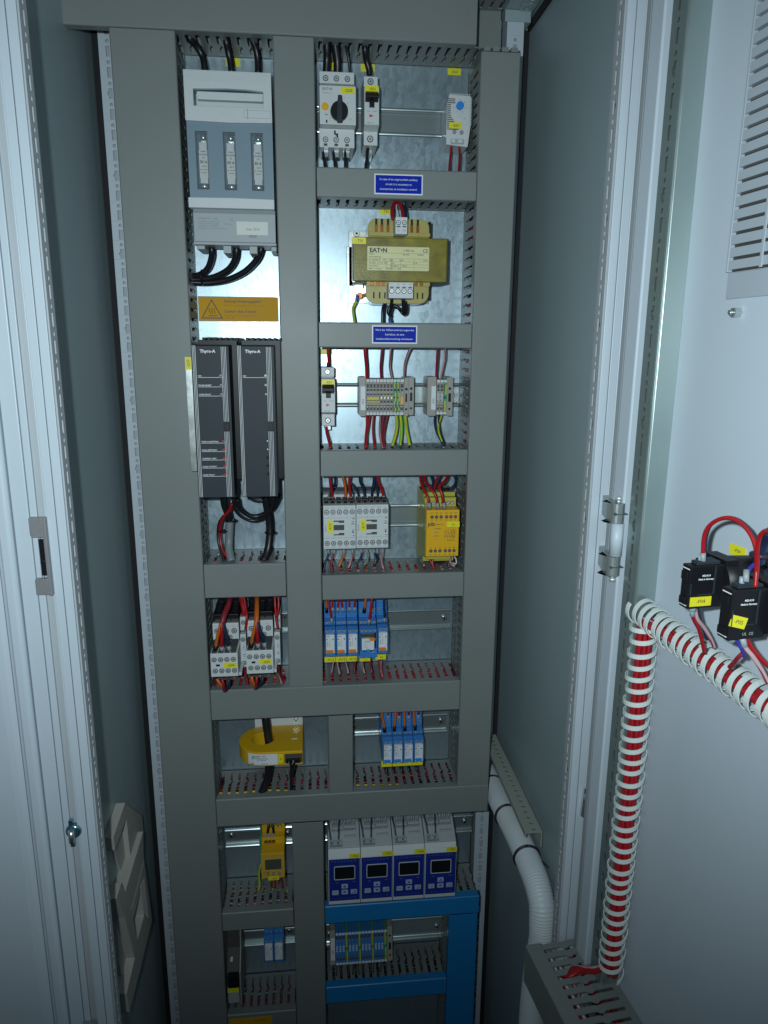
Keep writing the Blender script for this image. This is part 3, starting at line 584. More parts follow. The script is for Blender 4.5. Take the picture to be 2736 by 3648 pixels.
 ('left red wire under the yellow safety relay', 'red', 2.2, '', [(170.3, -60, 1300.6),(172.4, -62, 1293.9),(175.3, -64, 1288.8),(177.5, -66, 1282.1)]),
 ('right red wire under the yellow safety relay', 'red', 2.2, '', [(176.1, -60, 1300.4),(175.6, -62, 1293.8),(176.3, -64, 1287.9),(178.3, -66, 1281.2)]),
 ('white wire with red stripe under the yellow safety relay', 'rw', 2.1, '', [(204.1, -60, 1299.8),(202.3, -62, 1293.1),(205.2, -64, 1287.2),(208.8, -66, 1286.1)]),
 ('pale wire curling under the yellow safety relay', 'white', 1.6, '', [(208.4, -58, 1299.1),(211.8, -58, 1293.3),(210.7, -60, 1287.4),(201.2, -60, 1290.9)]),
 ('heavy black cable under the left black power controller', 'black', 6, '', [(-121.2, -70, 1397.4),(-121.8, -62, 1383.3),(-118.9, -54, 1368.9),(-117.8, -48, 1356.1)]),
 ('grey sleeved cable with two ties under the left power controller', 'grey', 6.2, '', [(-117.2, -48, 1359.6),(-118.5, -48, 1344.7),(-119.9, -48, 1327.5),(-119.8, -54, 1314.8),(-115.3, -64, 1300.3)]),
 ('red wire hanging in an arc under the left power controller', 'red', 3, '', [(-111.3, -72, 1386.7),(-114.3, -68, 1377.6),(-122.8, -62, 1367.3),(-129.0, -56, 1356.8),(-132.1, -50, 1339.8),(-131.0, -52, 1323.1),(-125.7, -58, 1310.3),(-115.3, -64, 1300.3)]),
 ('black wire running beside the red arc under the left power controller', 'black', 3, '', [(-124.6, -58, 1365.7),(-130.9, -54, 1356.4),(-134.4, -50, 1342.7),(-134.1, -52, 1326.0),(-130.0, -58, 1311.8),(-125.5, -64, 1299.9)]),
 ('black wire looping widest between the two power controllers', 'black', 3, '', [(-108.6, -72, 1393.5),(-109.1, -66, 1381.2),(-103.0, -58, 1367.4),(-90.2, -54, 1358.5),(-76.6, -54, 1358.2),(-63.9, -58, 1366.0),(-55.6, -66, 1380.3),(-53.0, -74, 1395.8)]),
 ('black wire looping inside the widest one between the controllers', 'black', 3.6, '', [(-103.6, -70, 1393.0),(-102.6, -64, 1382.0),(-96.8, -58, 1371.5),(-84.6, -54, 1363.7),(-70.9, -54, 1365.9),(-56.7, -60, 1376.2),(-49.1, -68, 1390.4),(-46.6, -74, 1399.9)]),
 ('small black wire bow under the right power controller', 'black', 2.2, '', [(-89.3, -66, 1394.7),(-82.9, -64, 1389.4),(-72.4, -62, 1387.8),(-64.2, -62, 1390.7),(-57.1, -66, 1395.6)]),
 ('heavy black cable under the right power controller', 'black', 6, '', [(-64.8, -62, 1394.9),(-64.1, -58, 1381.5),(-61.8, -52, 1364.6),(-60.8, -50, 1345.5),(-61.9, -52, 1327.3),(-64.9, -56, 1312.6),(-71.0, -64, 1300.0)]),
 ('black boot cable into left clamp of contactor Q04', 'black', 6, '', [(-130.8, -62, 1244.0),(-136.3, -56, 1230.9),(-139.1, -52, 1216.0)]),
 ('black boot cable into middle clamp of contactor Q04', 'black', 6, '', [(-121.2, -62, 1243.7),(-123.8, -56, 1230.5),(-126.3, -52, 1215.5)]),
 ('black boot cable into right clamp of contactor Q04', 'black', 6, '', [(-111.6, -62, 1243.4),(-113.4, -56, 1230.1),(-115.1, -52, 1215.9)]),
 ('black boot cable into left clamp of contactor Q05', 'black', 6, '', [(-88.8, -62, 1243.5),(-89.3, -56, 1230.9),(-89.8, -52, 1216.6)]),
 ('black boot cable into middle clamp of contactor Q05', 'black', 6, '', [(-72.9, -62, 1243.7),(-75.3, -56, 1230.4),(-77.2, -52, 1216.9)]),
 ('black boot cable into right clamp of contactor Q05', 'black', 6, '', [(-62.4, -62, 1244.2),(-64.6, -56, 1230.1),(-65.9, -52, 1217.3)]),
 ('dull red control wire falling to the tie in front of contactor Q04', 'dkred', 4, '', [(-119.7, -64, 1248.1),(-119.8, -88, 1243.7),(-123.6, -104, 1237.0),(-127.2, -112, 1225.3)]),
 ('orange wire fanning out to the auxiliary block of contactor Q04', 'orange', 3.2, 'fblack', [(-128.1, -112, 1227.4),(-130.2, -114, 1218.3),(-134.2, -114, 1204.2),(-137.9, -112, 1186.2)]),
 ('red wire fanning out to the auxiliary block of contactor Q04', 'red', 3.2, 'f', [(-127.1, -112, 1227.4),(-127.5, -115, 1215.8),(-127.9, -115, 1201.5),(-128.7, -112, 1185.1)]),
 ('dark blue wire fanning out to the auxiliary block of contactor Q04', 'navy', 3, 'f', [(-126.0, -112, 1227.4),(-124.0, -114, 1216.7),(-120.3, -114, 1203.7),(-118.6, -112, 1185.4)]),
 ('orange control wire falling to the tie in front of contactor Q05', 'orange', 3.6, '', [(-81.8, -64, 1246.9),(-80.2, -88, 1242.5),(-79.5, -104, 1235.5),(-79.7, -112, 1224.3)]),
 ('orange wire fanning out to the auxiliary block of contactor Q05', 'orange', 3.2, 'fblack', [(-80.7, -112, 1226.5),(-82.4, -114, 1218.1),(-85.5, -114, 1205.3),(-88.6, -112, 1188.6)]),
 ('red wire fanning out to the auxiliary block of contactor Q05', 'red', 3.2, 'f', [(-79.6, -112, 1226.5),(-79.5, -115, 1215.5),(-78.6, -115, 1202.6),(-78.5, -112, 1188.2)]),
 ('dark blue wire fanning out to the auxiliary block of contactor Q05', 'navy', 3, 'f', [(-78.6, -112, 1226.4),(-76.5, -114, 1216.4),(-71.5, -114, 1204.8),(-69.1, -112, 1188.6)]),
 ('red wire pair dropping to the narrow module beside contactor Q04', 'red', 4.2, '', [(-104.6, -62, 1246.9),(-102.9, -62, 1236.5),(-100.8, -64, 1225.3),(-101.6, -64, 1217.9)]),
 ('red wire running on down the narrow module beside contactor Q04', 'red', 2.6, '', [(-100.7, -62, 1246.8),(-97.8, -70, 1231.9),(-96.0, -78, 1218.7),(-98.5, -78, 1201.7)]),
 ('left red wire of the narrow module at the right end', 'red', 2.6, '', [(-56.1, -62, 1245.4),(-55.8, -66, 1232.0),(-54.2, -74, 1217.2),(-52.2, -78, 1201.6)]),
 ('right red wire of the narrow module at the right end', 'red', 2.6, '', [(-50.9, -62, 1245.3),(-50.8, -66, 1231.9),(-52.2, -72, 1222.3),(-54.0, -78, 1215.8)]),
 ('orange wire bent back under the auxiliary block of contactor Q04', 'orange', 3, '', [(-137.8, -112, 1143.0),(-133.5, -114, 1136.4),(-130.0, -112, 1130.1),(-129.1, -106, 1121.8)]),
 ('red wire bent back under the auxiliary block of contactor Q04', 'red', 3, '', [(-130.2, -112, 1142.7),(-128.9, -114, 1135.5),(-128.8, -112, 1128.6),(-129.4, -104, 1120.0)]),
 ('dark wire bent back under the auxiliary block of contactor Q04', 'navy', 2.8, '', [(-121.7, -112, 1142.3),(-120.9, -114, 1135.1),(-124.1, -112, 1128.3),(-128.7, -104, 1120.0)]),
 ('orange wire bent back under the auxiliary block of contactor Q05', 'orange', 3, '', [(-89.4, -112, 1144.6),(-87.8, -114, 1138.1),(-86.2, -112, 1131.1),(-86.2, -106, 1123.3)]),
 ('red wire bent back under the auxiliary block of contactor Q05', 'red', 3, '', [(-82.4, -112, 1144.3),(-82.2, -114, 1137.9),(-83.9, -112, 1130.3),(-86.1, -104, 1121.8)]),
 ('dark wire bent back under the auxiliary block of contactor Q05', 'navy', 2.8, '', [(-73.5, -112, 1143.9),(-74.6, -114, 1137.5),(-79.5, -112, 1130.1),(-85.1, -104, 1121.8)]),
 ('red wire loop at the foot of the right narrow module', 'dkred', 4, '', [(-55.1, -60, 1133.5),(-54.2, -56, 1119.1),(-49.5, -52, 1110.6),(-46.8, -48, 1110.1),(-48.8, -56, 1104.6)]),
 ('white striped wire loop at the foot of the right narrow module', 'rw', 2.4, '', [(-56.3, -64, 1135.5),(-55.5, -62, 1123.6),(-52.1, -60, 1112.3),(-49.3, -62, 1103.7)]),
 ('red wires hanging at the foot of the left narrow module', 'dkred', 3, '', [(-104.1, -60, 1135.6),(-103.8, -60, 1124.7),(-101.1, -62, 1114.6),(-100.6, -64, 1106.2)]),
 ('orange wire entering relay K12', 'orange', 2.4, 'fblack', [(18.3, -62, 1239.9),(18.7, -60, 1230.2),(19.2, -58, 1217.1)]),
 ('red wire reaching the second step of relay K12', 'red', 2.1, 'f', [(21.7, -68, 1242.0),(23.1, -70, 1228.9),(25.1, -70, 1215.8),(26.5, -70, 1204.6)]),
 ('red wire at the right clamp of relay K12', 'red', 2, 'f', [(27.8, -60, 1238.9),(27.7, -60, 1228.3),(27.9, -58, 1217.7)]),
 ('left red wire entering relay K13', 'red', 2.1, 'f', [(37.7, -60, 1238.6),(36.0, -60, 1228.0),(35.1, -58, 1217.4)]),
 ('right red wire entering relay K13', 'red', 2.1, 'f', [(40.4, -60, 1238.5),(41.9, -60, 1227.8),(43.5, -58, 1217.1)]),
 ('left red wire entering relay K14', 'red', 2, 'f', [(52.2, -60, 1238.2),(52.6, -60, 1227.5),(52.8, -58, 1217.2)]),
 ('right red wire entering relay K14', 'red', 2.1, 'f', [(61.2, -60, 1237.9),(60.6, -60, 1227.3),(59.7, -58, 1217.0)]),
 ('orange wire entering the wide relay K15', 'orange', 2.6, 'fblack', [(76.5, -68, 1240.3),(75.2, -68, 1229.8),(73.8, -66, 1218.4)]),
 ('long red wire crossing the wide relay K15', 'red', 2.4, 'f', [(84.6, -78, 1243.7),(82.9, -80, 1229.1),(81.1, -80, 1216.2),(80.0, -78, 1204.8)]),
 ('short red wire behind the long one at relay K15', 'dkred', 2.1, 'f', [(86.2, -66, 1239.3),(86.0, -66, 1228.7),(85.5, -64, 1216.4)]),
 ('dark wire entering the rightmost relay of the row', 'navy', 2.1, 'f', [(102.5, -74, 1241.7),(102.7, -76, 1227.0),(103.4, -76, 1215.5),(103.4, -74, 1204.9)]),
 ('white striped wire under relay K12', 'rw', 2.1, '', [(27.8, -56, 1136.1),(26.1, -58, 1126.9),(24.6, -62, 1120.3)]),
 ('white striped wire under relay K13', 'rw', 2.1, '', [(34.6, -56, 1135.9),(35.9, -58, 1126.5),(37.6, -62, 1118.0)]),
 ('red wire under relay K14', 'rw', 2.1, '', [(47.3, -56, 1135.3),(49.6, -58, 1125.9),(50.6, -62, 1119.2)]),
 ('red wire right of relay K14 near the duct', 'dkred', 2.1, '', [(61.2, -56, 1134.8),(60.1, -58, 1125.5),(59.8, -62, 1118.8)]),
 ('white wire left below the wide relay K15', 'rw', 2.5, '', [(71.7, -56, 1139.5),(72.7, -58, 1126.6),(74.8, -62, 1118.1)]),
 ('red wire right below the wide relay K15', 'dkred', 2.2, '', [(84.0, -56, 1139.0),(84.7, -58, 1126.1),(86.9, -62, 1117.6)]),
 ('left red wire below the rightmost relay of the row', 'red', 2.2, '', [(96.8, -56, 1135.1),(99.1, -58, 1123.8),(100.7, -62, 1115.3)]),
 ('right striped wire below the rightmost relay of the row', 'rw', 2.2, '', [(100.0, -56, 1134.9),(100.7, -58, 1123.8),(102.9, -62, 1111.7)]),
 ('flat black cable running down through the ring of the yellow transformer', 'black', 6.5, '', [(-75.9, -58, 1051.8),(-74.6, -60, 1036.6),(-72.8, -60, 1020.2),(-71.3, -60, 1003.7),(-71.3, -60, 982.6),(-73.1, -60, 964.5),(-75.7, -60, 946.3),(-81.4, -62, 932.6),(-84.9, -64, 925.0)]),
 ('left thin black wire of the current transformer plug', 'black', 2.4, '', [(-40.1, -99, 1002.9),(-37.6, -94, 987.2),(-39.4, -82, 967.6),(-39.5, -70, 947.6),(-40.1, -64, 928.3)]),
 ('right thin black wire of the current transformer plug', 'black', 2.4, '', [(-30.4, -99, 1002.4),(-34.1, -94, 988.4),(-36.1, -82, 967.4),(-38.6, -70, 947.6),(-39.4, -64, 928.3)]),
 ('orange wire at the first of the four small relays', 'orange', 2.6, 'fblack', [(100.1, -66, 1057.7),(102.0, -68, 1045.9),(104.2, -70, 1035.7),(105.5, -70, 1023.6)]),
 ('orange wire at the second of the four small relays', 'orange', 2.6, 'fblack', [(123.0, -66, 1056.6),(122.0, -68, 1044.9),(120.6, -70, 1034.9),(120.4, -70, 1025.2)]),
 ('orange wire at the third of the four small relays', 'orange', 2.6, 'fblack', [(135.9, -66, 1055.9),(136.1, -68, 1044.2),(136.2, -70, 1034.1),(136.9, -70, 1024.4)]),
 ('orange wire at the last of the four small relays', 'orange', 2.6, 'fblack', [(150.3, -66, 1055.2),(151.4, -68, 1043.4),(152.1, -70, 1034.9),(152.9, -70, 1025.2)]),
 ('red wire behind the first orange one of the small relays', 'dkred', 1.8, 'f', [(112.2, -55, 1051.1),(112.2, -55, 1044.7),(112.7, -54, 1035.2)]),
 ('red wire behind the second orange one of the small relays', 'dkred', 2.8, 'f', [(130.0, -55, 1050.3),(129.7, -55, 1043.8),(129.1, -54, 1034.4)]),
 ('red wire behind the third orange one of the small relays', 'dkred', 2.8, 'f', [(144.8, -55, 1049.5),(144.6, -55, 1043.1),(144.6, -54, 1034.4)]),
 ('red wire behind the last orange one of the small relays', 'dkred', 2.8, 'f', [(160.2, -55, 1048.8),(160.2, -55, 1042.3),(160.2, -54, 1034.4)]),
 ('left black wire below the first small relay', 'black', 2, '', [(105.8, -56, 960.1),(107.0, -58, 953.0),(108.9, -62, 945.4)]),
 ('right black wire below the first small relay', 'black', 2, '', [(111.7, -56, 959.8),(110.5, -58, 952.8),(108.9, -62, 946.2)]),
 ('left black wire below the second small relay', 'black', 2, '', [(118.5, -56, 959.4),(119.8, -58, 952.2),(121.5, -62, 945.5)]),
 ('left black wire below the third small relay', 'black', 2, '', [(130.9, -56, 958.7),(131.9, -58, 951.5),(133.9, -62, 945.6)]),
 ('right black wire below the third small relay', 'black', 2, '', [(135.4, -56, 958.4),(134.6, -58, 951.3),(133.9, -62, 944.7)]),
 ('black wire below the gap of the third and fourth small relays', 'black', 2, '', [(143.4, -56, 957.9),(144.9, -58, 950.7),(146.3, -62, 945.7)]),
 ('left black wire below the last small relay', 'black', 2, '', [(154.8, -56, 959.0),(156.4, -58, 951.7),(157.4, -62, 946.7)]),
 ('right black wire below the last small relay', 'black', 2, '', [(160.1, -56, 958.6),(159.2, -58, 951.6),(157.8, -62, 945.8)]),
 ('left black wire entering the yellow monitor', 'black', 2.4, '', [(-76.2, -56, 866.0),(-76.9, -60, 860.9),(-78.8, -62, 851.8)]),
 ('right black wire entering the yellow monitor', 'black', 2.4, '', [(-71.1, -56, 865.6),(-70.1, -60, 860.4),(-69.0, -62, 851.1)]),
 ('yellow earth wire beside the yellow monitor', 'yg', 2.2, '', [(-91.5, -50, 785.8),(-94.3, -52, 776.5),(-95.1, -55, 766.5),(-94.3, -58, 755.0),(-96.2, -62, 747.3)]),
 ('left red wire under the yellow monitor', 'dkred', 2.2, '', [(-74.2, -50, 758.5),(-71.5, -55, 753.4),(-71.2, -60, 747.8)]),
 ('right red wire under the yellow monitor', 'dkred', 2.2, '', [(-62.0, -50, 757.6),(-60.1, -55, 753.9),(-57.8, -60, 746.7)]),
]
# door-side wires, in the door's own frame: (along the door from the hinge, out from its inner face, height)
DOOR_WIRES = [
 ('red wire arching between the two black contact blocks', 'red', 2.4, 'f', [(186, 56.1, 1442.6), (186, 57.1, 1450.5), (187, 58.5, 1461.3), (190, 58.7, 1470.2), (197, 57.6, 1477.6), (206, 55.5, 1481.8), (214, 52.2, 1480.8), (222, 50.1, 1475.7), (228, 49.4, 1469.0), (233, 50.2, 1460.8), (236, 51.4, 1450.1), (238, 52.5, 1439.8)]),
 ('black wire arching right behind the red arch', 'navy', 1.6, '', [(184, 53.0, 1442.5), (184, 54.0, 1452.8), (185, 54.9, 1462.1), (188, 54.9, 1471.0), (195, 54.5, 1477.7), (204, 53.2, 1481.8), (212, 49.9, 1481.2), (220, 47.5, 1476.5), (226, 46.8, 1469.7), (230, 45.3, 1458.3)]),
 ('red wire bending off to the right above the second contact block', 'red', 2.6, '', [(236, 51.1, 1443.2), (236, 51.5, 1453.5), (238, 54.8, 1466.6), (242, 57.5, 1477.2), (248, 58.9, 1482.8), (256, 60.7, 1483.6)]),
 ('dark wire bundle looping above the second contact block', 'navy', 4.5, '', [(232, 46.9, 1454.8), (234, 47.9, 1463.7), (238, 49.2, 1473.0), (246, 53.4, 1481.3)]),
 ('blue wire rising from the ferrule of the second contact block', 'blue', 2.4, 'f', [(236, 58.9, 1444.4), (234, 57.2, 1449.1), (232, 52.0, 1453.0), (232, 48.8, 1454.9)]),
 ('red wire hanging from the first contact block into the spiral wrap', 'red', 2.4, 'fgrey', [(180, 56.8, 1404.4), (180, 54.9, 1395.2), (178, 47.1, 1384.2), (176, 41.9, 1374.1), (174, 36.3, 1361.3)]),
 ('white striped wire hanging from the first contact block', 'rw', 2.4, '', [(180, 54.1, 1403.0), (180, 51.0, 1394.1), (179, 42.8, 1385.1), (178, 34.8, 1374.3), (176, 29.7, 1366.5)]),
 ('dark wire hanging behind the striped one of the first contact block', 'navy', 1.8, '', [(178, 50.6, 1402.8), (178, 47.8, 1393.9), (177, 42.0, 1383.4), (176, 36.7, 1373.6)]),
 ('white striped wire hanging from the second contact block', 'rw', 2.6, 'fgrey', [(234, 54.5, 1401.6), (236, 52.4, 1394.3), (240, 48.6, 1388.5), (244, 43.6, 1379.7), (248, 40.6, 1371.2)]),
 ('red wire hanging from the second contact block', 'red', 2.6, '', [(234, 51.7, 1401.4), (236, 47.6, 1393.9), (240, 42.1, 1386.5), (244, 34.9, 1378.9)]),
 ('blue wire hanging from the second contact block', 'blue', 2.2, '', [(230, 58.2, 1403.9), (230, 54.9, 1396.4), (232, 51.8, 1391.1), (232, 48.7, 1385.0)]),
 ('red wire dropping left under the second contact block', 'dkred', 2.4, '', [(232, 49.2, 1388.7), (230, 51.7, 1384.3), (226, 51.7, 1378.1), (222, 51.8, 1372.5)]),
]
# ------------------------------------------------------------------ devices
# NH fuse switch disconnector
F = root('fuse_switch', 'large light grey fuse switch with three 50 A fuse windows at the top left', 'fuse switch', (-92, 0, 1724))
part(F, 'housing', MB().box(-144, -42, -62, -1, 1735, 1918), PLG, 1)
mb = MB(); zc = [1924, 1868]
mb.prism([(-145.5, 1781), (-41, 1781), (-41, 1924), (-145.5, 1924)], -80, -64, 'y', [[(-134.8, 1884.8), (-51, 1884.8), (-51, 1903), (-72, 1904.6), (-95, 1905), (-134.8, 1903.6)], *[[(x, 1791.5), (x+14.6, 1791.5), (x+14.6, 1858), (x, 1858)] for x in (-135.5, -101.8, -68)]])
part(F, 'lid', mb, PLBG, .5)
mb = MB(); mb.prism([(-145.6, 1868.2), (-93, 1867.2), (-40.9, 1868.4), (-40.9, 1924), (-145.6, 1924)], -85, -80.2, 'y', [[(-134.8, 1884.8), (-51, 1884.8), (-51, 1903), (-72, 1904.6), (-95, 1905), (-134.8, 1903.6)]])
part(F, 'handle_cover', mb, PLW, .5)
mb = MB()
for i in range(7): mb.box(-145.2, -41.2, -85.7, -85, 1922.6-i*1.9, 1923.6-i*1.9)
part(F, 'grip_rib', mb, PLW, label='row of fine grip ribs at the top edge')
part(F, 'handle', MB().box(-131.5, -51.5, -78, -70, 1894, 1903).box(-134, -51.5, -66, -64, 1884, 1904), PLW, .8)
part(F, 'lower_band', MB().prism([(-147, 1769), (-41, 1769), (-41, 1780.6), (-93, 1781.4), (-147, 1780.8)], -85, -64), PLW, .6)
part(F, 'card_slot', MB().prism([(-75, 1873), (-43, 1873), (-43, 1882), (-75, 1882)], -85.3, -84.9, 'y', [[(-74.6, 1873.4), (-43.4, 1873.4), (-43.4, 1881.6), (-74.6, 1881.6)]]).box(-71, -70, -86, -85, 1872, 1883.5), PLG)
low = part(F, 'terminal_cover', MB().box(-142.6, -40.4, -80, -30, 1729.5, 1764).prism([(-30, 1764), (-60, 1769), (-76, 1769), (-80, 1764)], -142.6, -40.4, 'x').box(-143.6, -39.8, -81, -40, 1725.8, 1729.2), PLG, .6)
part(F, 'foot', MB().box(-141, -131, -74, -30, 1721, 1725.6), PLG, .5)
for x in (-106, -73): part(F, 'foot', MB().box(x-1.5, x+8.5, -76, -30, 1716.5, 1725.6), PLG, .5)
part(F, 'foot', MB().box(-47, -40, -74, -30, 1720, 1725.6), PLG, .5)
lb = part(F, 'rating_label', B(-89.3, -50, -80.6, -80, 1738.5, 1754.4), FUSEL); letters(lb, 'max. 50 A', -69, 1745.4, -80.6, 4.2, INKG, bold=.05)
part(F, 'label_clip', B(-74, -64.5, -80.8, -80, 1735.4, 1738.3), PLGM)
letters(low, [('SV9344.010    1600', -137.5, 1757, 3.2, 'LEFT'), ('IEC/EN60947-3  690V/AC-22B', -137, 1753.4, 2.1, 'LEFT'), ('Ue/Ith 400V-400kHz  50/60Hz', -137, 1750.8, 2.1, 'LEFT'), ('AC-23B/400V  AC-22B/400V', -137, 1748.2, 2.1, 'LEFT'), ('Rittal GmbH & Co. KG  D-35745 Herborn', -137, 1745.4, 2.1, 'LEFT'), ('CE', -98, 1756.4, 3.6, 'LEFT'), ('c UL us', -105, 1751, 3, 'LEFT')], 0, 0, -80, 0, INKG, bold=.03)
for i, x in enumerate((-135.5, -101.8, -68)):
    part(F, 'recess_shade', B(x-1, x+15.6, -63.5, -62.2, 1790, 1860), mat('shaded window recess', (.07, .10, .13), .5))  # added dark sheet, paints the shade of the recess behind each fuse
    fu = part(F, 'fuse', MB().box(x+2.6, x+12.2, -70, -62.3, 1800, 1848), PLW, .6)
    part(F, 'window', B(x+.2, x+14.4, -77.5, -76.8, 1791.7, 1857.8), CLEAR)
    part(fu, 'cap', MB().cyl((x+8.5, -70, 1856.5), (x+8.5, -70, 1849.5), 3.6, 16).box(x+5, x+12, -66, -60, 1848, 1857), ZINC)
    part(fu, 'cap', MB().cyl((x+7.5, -70, 1799), (x+7.5, -70, 1793), 6.4, 20), ZINC)
    pl = part(fu, 'paper_label', B(x+2.3, x+12.7, -70.6, -70, 1806, 1838.5), FUSEL)
    mb = MB()
    for t, dz, sz in (('10188022', 35.6, 1.9), ('NH-00/500', 32, 2.5), ('CE', 28.4, 2.4), ('50 A', 23.4, 4.6), ('~ 500 V', 18.4, 2.2), ('gG  120 kA', 14.6, 1.9), ('DIN VDE', 11, 1.6)):
        txt(mb, t, x+7.5, 1801.5+dz, -70.75, sz, bold=.14 if sz > 4 else .05)
    part(F, 'fuse_lettering', mb, INK)
# motor protective breaker
P_ = root('motor_breaker', 'white motor protective breaker with a round black rotary knob', 'circuit breaker', (40, 0, 1849))
part(P_, 'housing', MB().box(18, 62, -60, -6, 1922.4, 1937).box(18.5, 62, -48, -6, 1871, 1922), PLW, .7)
part(P_, 'front', MB().box(17.6, 63, -78, -20, 1871.4, 1915.4).prism([(-78, 1915.4), (-66, 1921.4), (-20, 1921.4), (-20, 1915.4)], 18, 62.6, 'x'), PLW, .7)
part(P_, 'lower_block', MB().box(17, 62, -62, -6, 1849, 1871), PLW, .7)
for x in (25, 38.6, 52.4):
    screw(P_, x+1, -60, 1929.2, 3); screw(P_, x, -62, 1858, 3)
    part(P_, 'terminal_window', B(x-2.3, x+2.3, -62.4, -62, 1850.6, 1853.4), BEIGED)
    part(P_, 'clamp', MB().box(x-5, x+4, -50, -34, 1840.5, 1849), ZINC, .4)
part(P_, 'link_slot', MB().box(36, 38, -62.5, -62, 1864, 1868.8).box(38, 41, -62.5, -62, 1863, 1865.4).box(39.2, 41, -62.5, -62, 1860.6, 1863), PLB)
kn = part(P_, 'rotary_knob', MB().cyl((42, -78, 1886), (42, -86, 1886), 11.2, 28, r1=10.4), PLB)
part(kn, 'grip', MB().prism([(38.8, 1871), (45.2, 1871), (45.6, 1886), (44.6, 1900.6), (40, 1900.6), (38.6, 1886)], -94, -86), PLBK, .8)
part(P_, 'test_button', MB().cyl((24.4, -78, 1891.4), (24.4, -79.2, 1891.4), 4.5, 24), YORANGE)
letters(P_, 'EAT•N', 27.4, 1911.4, -78, 4.4, INKG, bold=.12)
letters(P_, [('PKZM0-16', 27, 1906.8, 2.4, 'CENTER'), ('I', 49, 1902, 2.8, 'CENTER'), ('R', 52.6, 1896, 2.4, 'CENTER'), ('0', 31, 1878.6, 2.8, 'CENTER'), ('T', 24.6, 1884, 3, 'CENTER'), ('16A', 56, 1878, 2, 'CENTER'), ('10', 61, 1902, 1.6, 'CENTER')], 0, 0, -78, 0, INKG)
part(P_, 'indicator', MB().box(25.4, 27.2, -78.3, -78, 1873, 1876.4).box(24.6, 28, -78.3, -78, 1882, 1882.6), PLB)
marker(P_, '-Q02', 44, 61.2, 1906.6, 1914.4, -78)
# miniature circuit breakers
def mcb(x, z, label, mk):
    D = root('miniature_breaker', label, 'circuit breaker', (x+9, 0, z-80), group='single pole breakers')
    part(D, 'housing', MB().box(x, x+17.8, -60, -6, z-12, z).box(x, x+17.8, -60, -6, z-80, z-61).box(x+.2, x+17.6, -50, -6, z-61, z-12), PLW, .5)
    part(D, 'front', MB().prism([(-66, z-14), (-76, z-18), (-76, z-60), (-60, z-64), (-30, z-64), (-30, z-14)], x-.4, x+18.2, 'x'), PLW, .5)
    part(D, 'lever_recess', MB().box(x+.6, x+17.2, -76.6, -76, z-34.5, z-24).box(x+5.8, x+12.4, -76.6, -76, z-40.6, z-34), BEIGED)
    part(D, 'lever', MB().prism([(-76, z-22), (-86, z-27), (-86, z-31), (-78, z-34), (-76, z-34)], x+1, x+16.8, 'x').box(x+6.4, x+11.6, -79, -76, z-40, z-33), PLB, .5)
    screw(D, x+8.6, -60, z-6, 3.3); screw(D, x+8.3, -60, z-72.5, 3.5, rotz=.8)
    mb = MB(); mb.prism([(x+6, z-48), (x+11.4, z-50), (x+6, z-52)], -76.4, -76, 'y'); part(D, 'red_mark', mb, REDP)
    letters(D, [('C 3/1', x+8, z-58.2, 2.9, 'CENTER'), ('FAZ-', x+4, z-58.2, 1.8, 'CENTER'), ('230/400V', x+13, z-44.6, 1.7, 'CENTER'), ('xEffect', x+4.6, z-44.6, 1.6, 'CENTER')], 0, 0, -76, 0, INKG, bold=.03)
    letters(D, '278549', x+9, z-64, -60, 2.3, INKG)
    marker(D, mk, x+.4, x+17.4, z-23.5, z-15.5, -76)
    part(D, 'contact_foot', MB().box(x+4, x+13, -40, -10, z-88, z-80), ZINC, .5)
    return D
mcb(74, 1933.4, 'upper single pole breaker with black lever beside the motor breaker', '-F01')
mcb(15.6, 1573, 'lower single pole breaker with red wires left of strip X02', '-F01')
# thermostat
T = root('thermostat', 'small light grey thermostat with a blue dial at the top right', 'thermostat', (200, 0, 1859))
part(T, 'housing', MB().prism([(187, 1922), (216, 1921), (216.5, 1884), (213.5, 1859.5), (184.4, 1862), (184, 1880), (184.5, 1912)], -44, -8), PLW, .8)
mb = MB()
for i in range(17):
    z = 1916-i*2.25; x1 = 195 if i < 3 else 190-(.6 if i < 9 else -max(0, i-9)*1.5); mb.box(184.8, x1, -44.5, -44, z, z+1)
part(T, 'vent_slit', mb, BEIGED)
mb = MB()
for i in range(11): mb.box(187.5+i*2.55, 188.8+i*2.55, -44.4, -20, 1921.6, 1923)
for i in range(16): mb.box(215.8, 217.2, -44.2, -20, 1886+i*2.1, 1887.1+i*2.1)
part(T, 'side_rib', mb, PLW)
part(T, 'face', MB().prism([(199, 1915.5), (206, 1914.5), (214, 1906), (214, 1886), (206, 1886), (193, 1900), (193, 1909)], -45.2, -44), PLW, .4)
part(T, 'dial', MB().cyl((201, -45, 1908), (201, -49, 1908), 4.9, 28), BLUEP)
rows = [(t, 201+8.2*math.sin(R(a)), 1908+7.6*math.cos(R(a)), 1.9, 'CENTER') for t, a in (('0', -150), ('10', -105), ('20', -60), ('30', 0), ('40', 50), ('50', 105), ('60', 155))]
letters(T, rows+[('°C', 208, 1893.6, 2.6, 'CENTER')], 0, 0, -45.2, 0, INK)
marker(T, '-K01', 187.4, 204.2, 1881, 1888.6, -45.2)
screw(T, 195, -44, 1877.4, 2.2); screw(T, 204.6, -44, 1877, 2.2)
part(T, 'terminal_tray', B(190.4, 208.4, -44.6, -44, 1862.5, 1869), PLG); part(T, 'terminal', B(191, 196, -47, -44, 1863.6, 1868), PLW, .5); part(T, 'terminal', B(199.4, 206, -47, -44, 1863.6, 1868), PLW, .5)
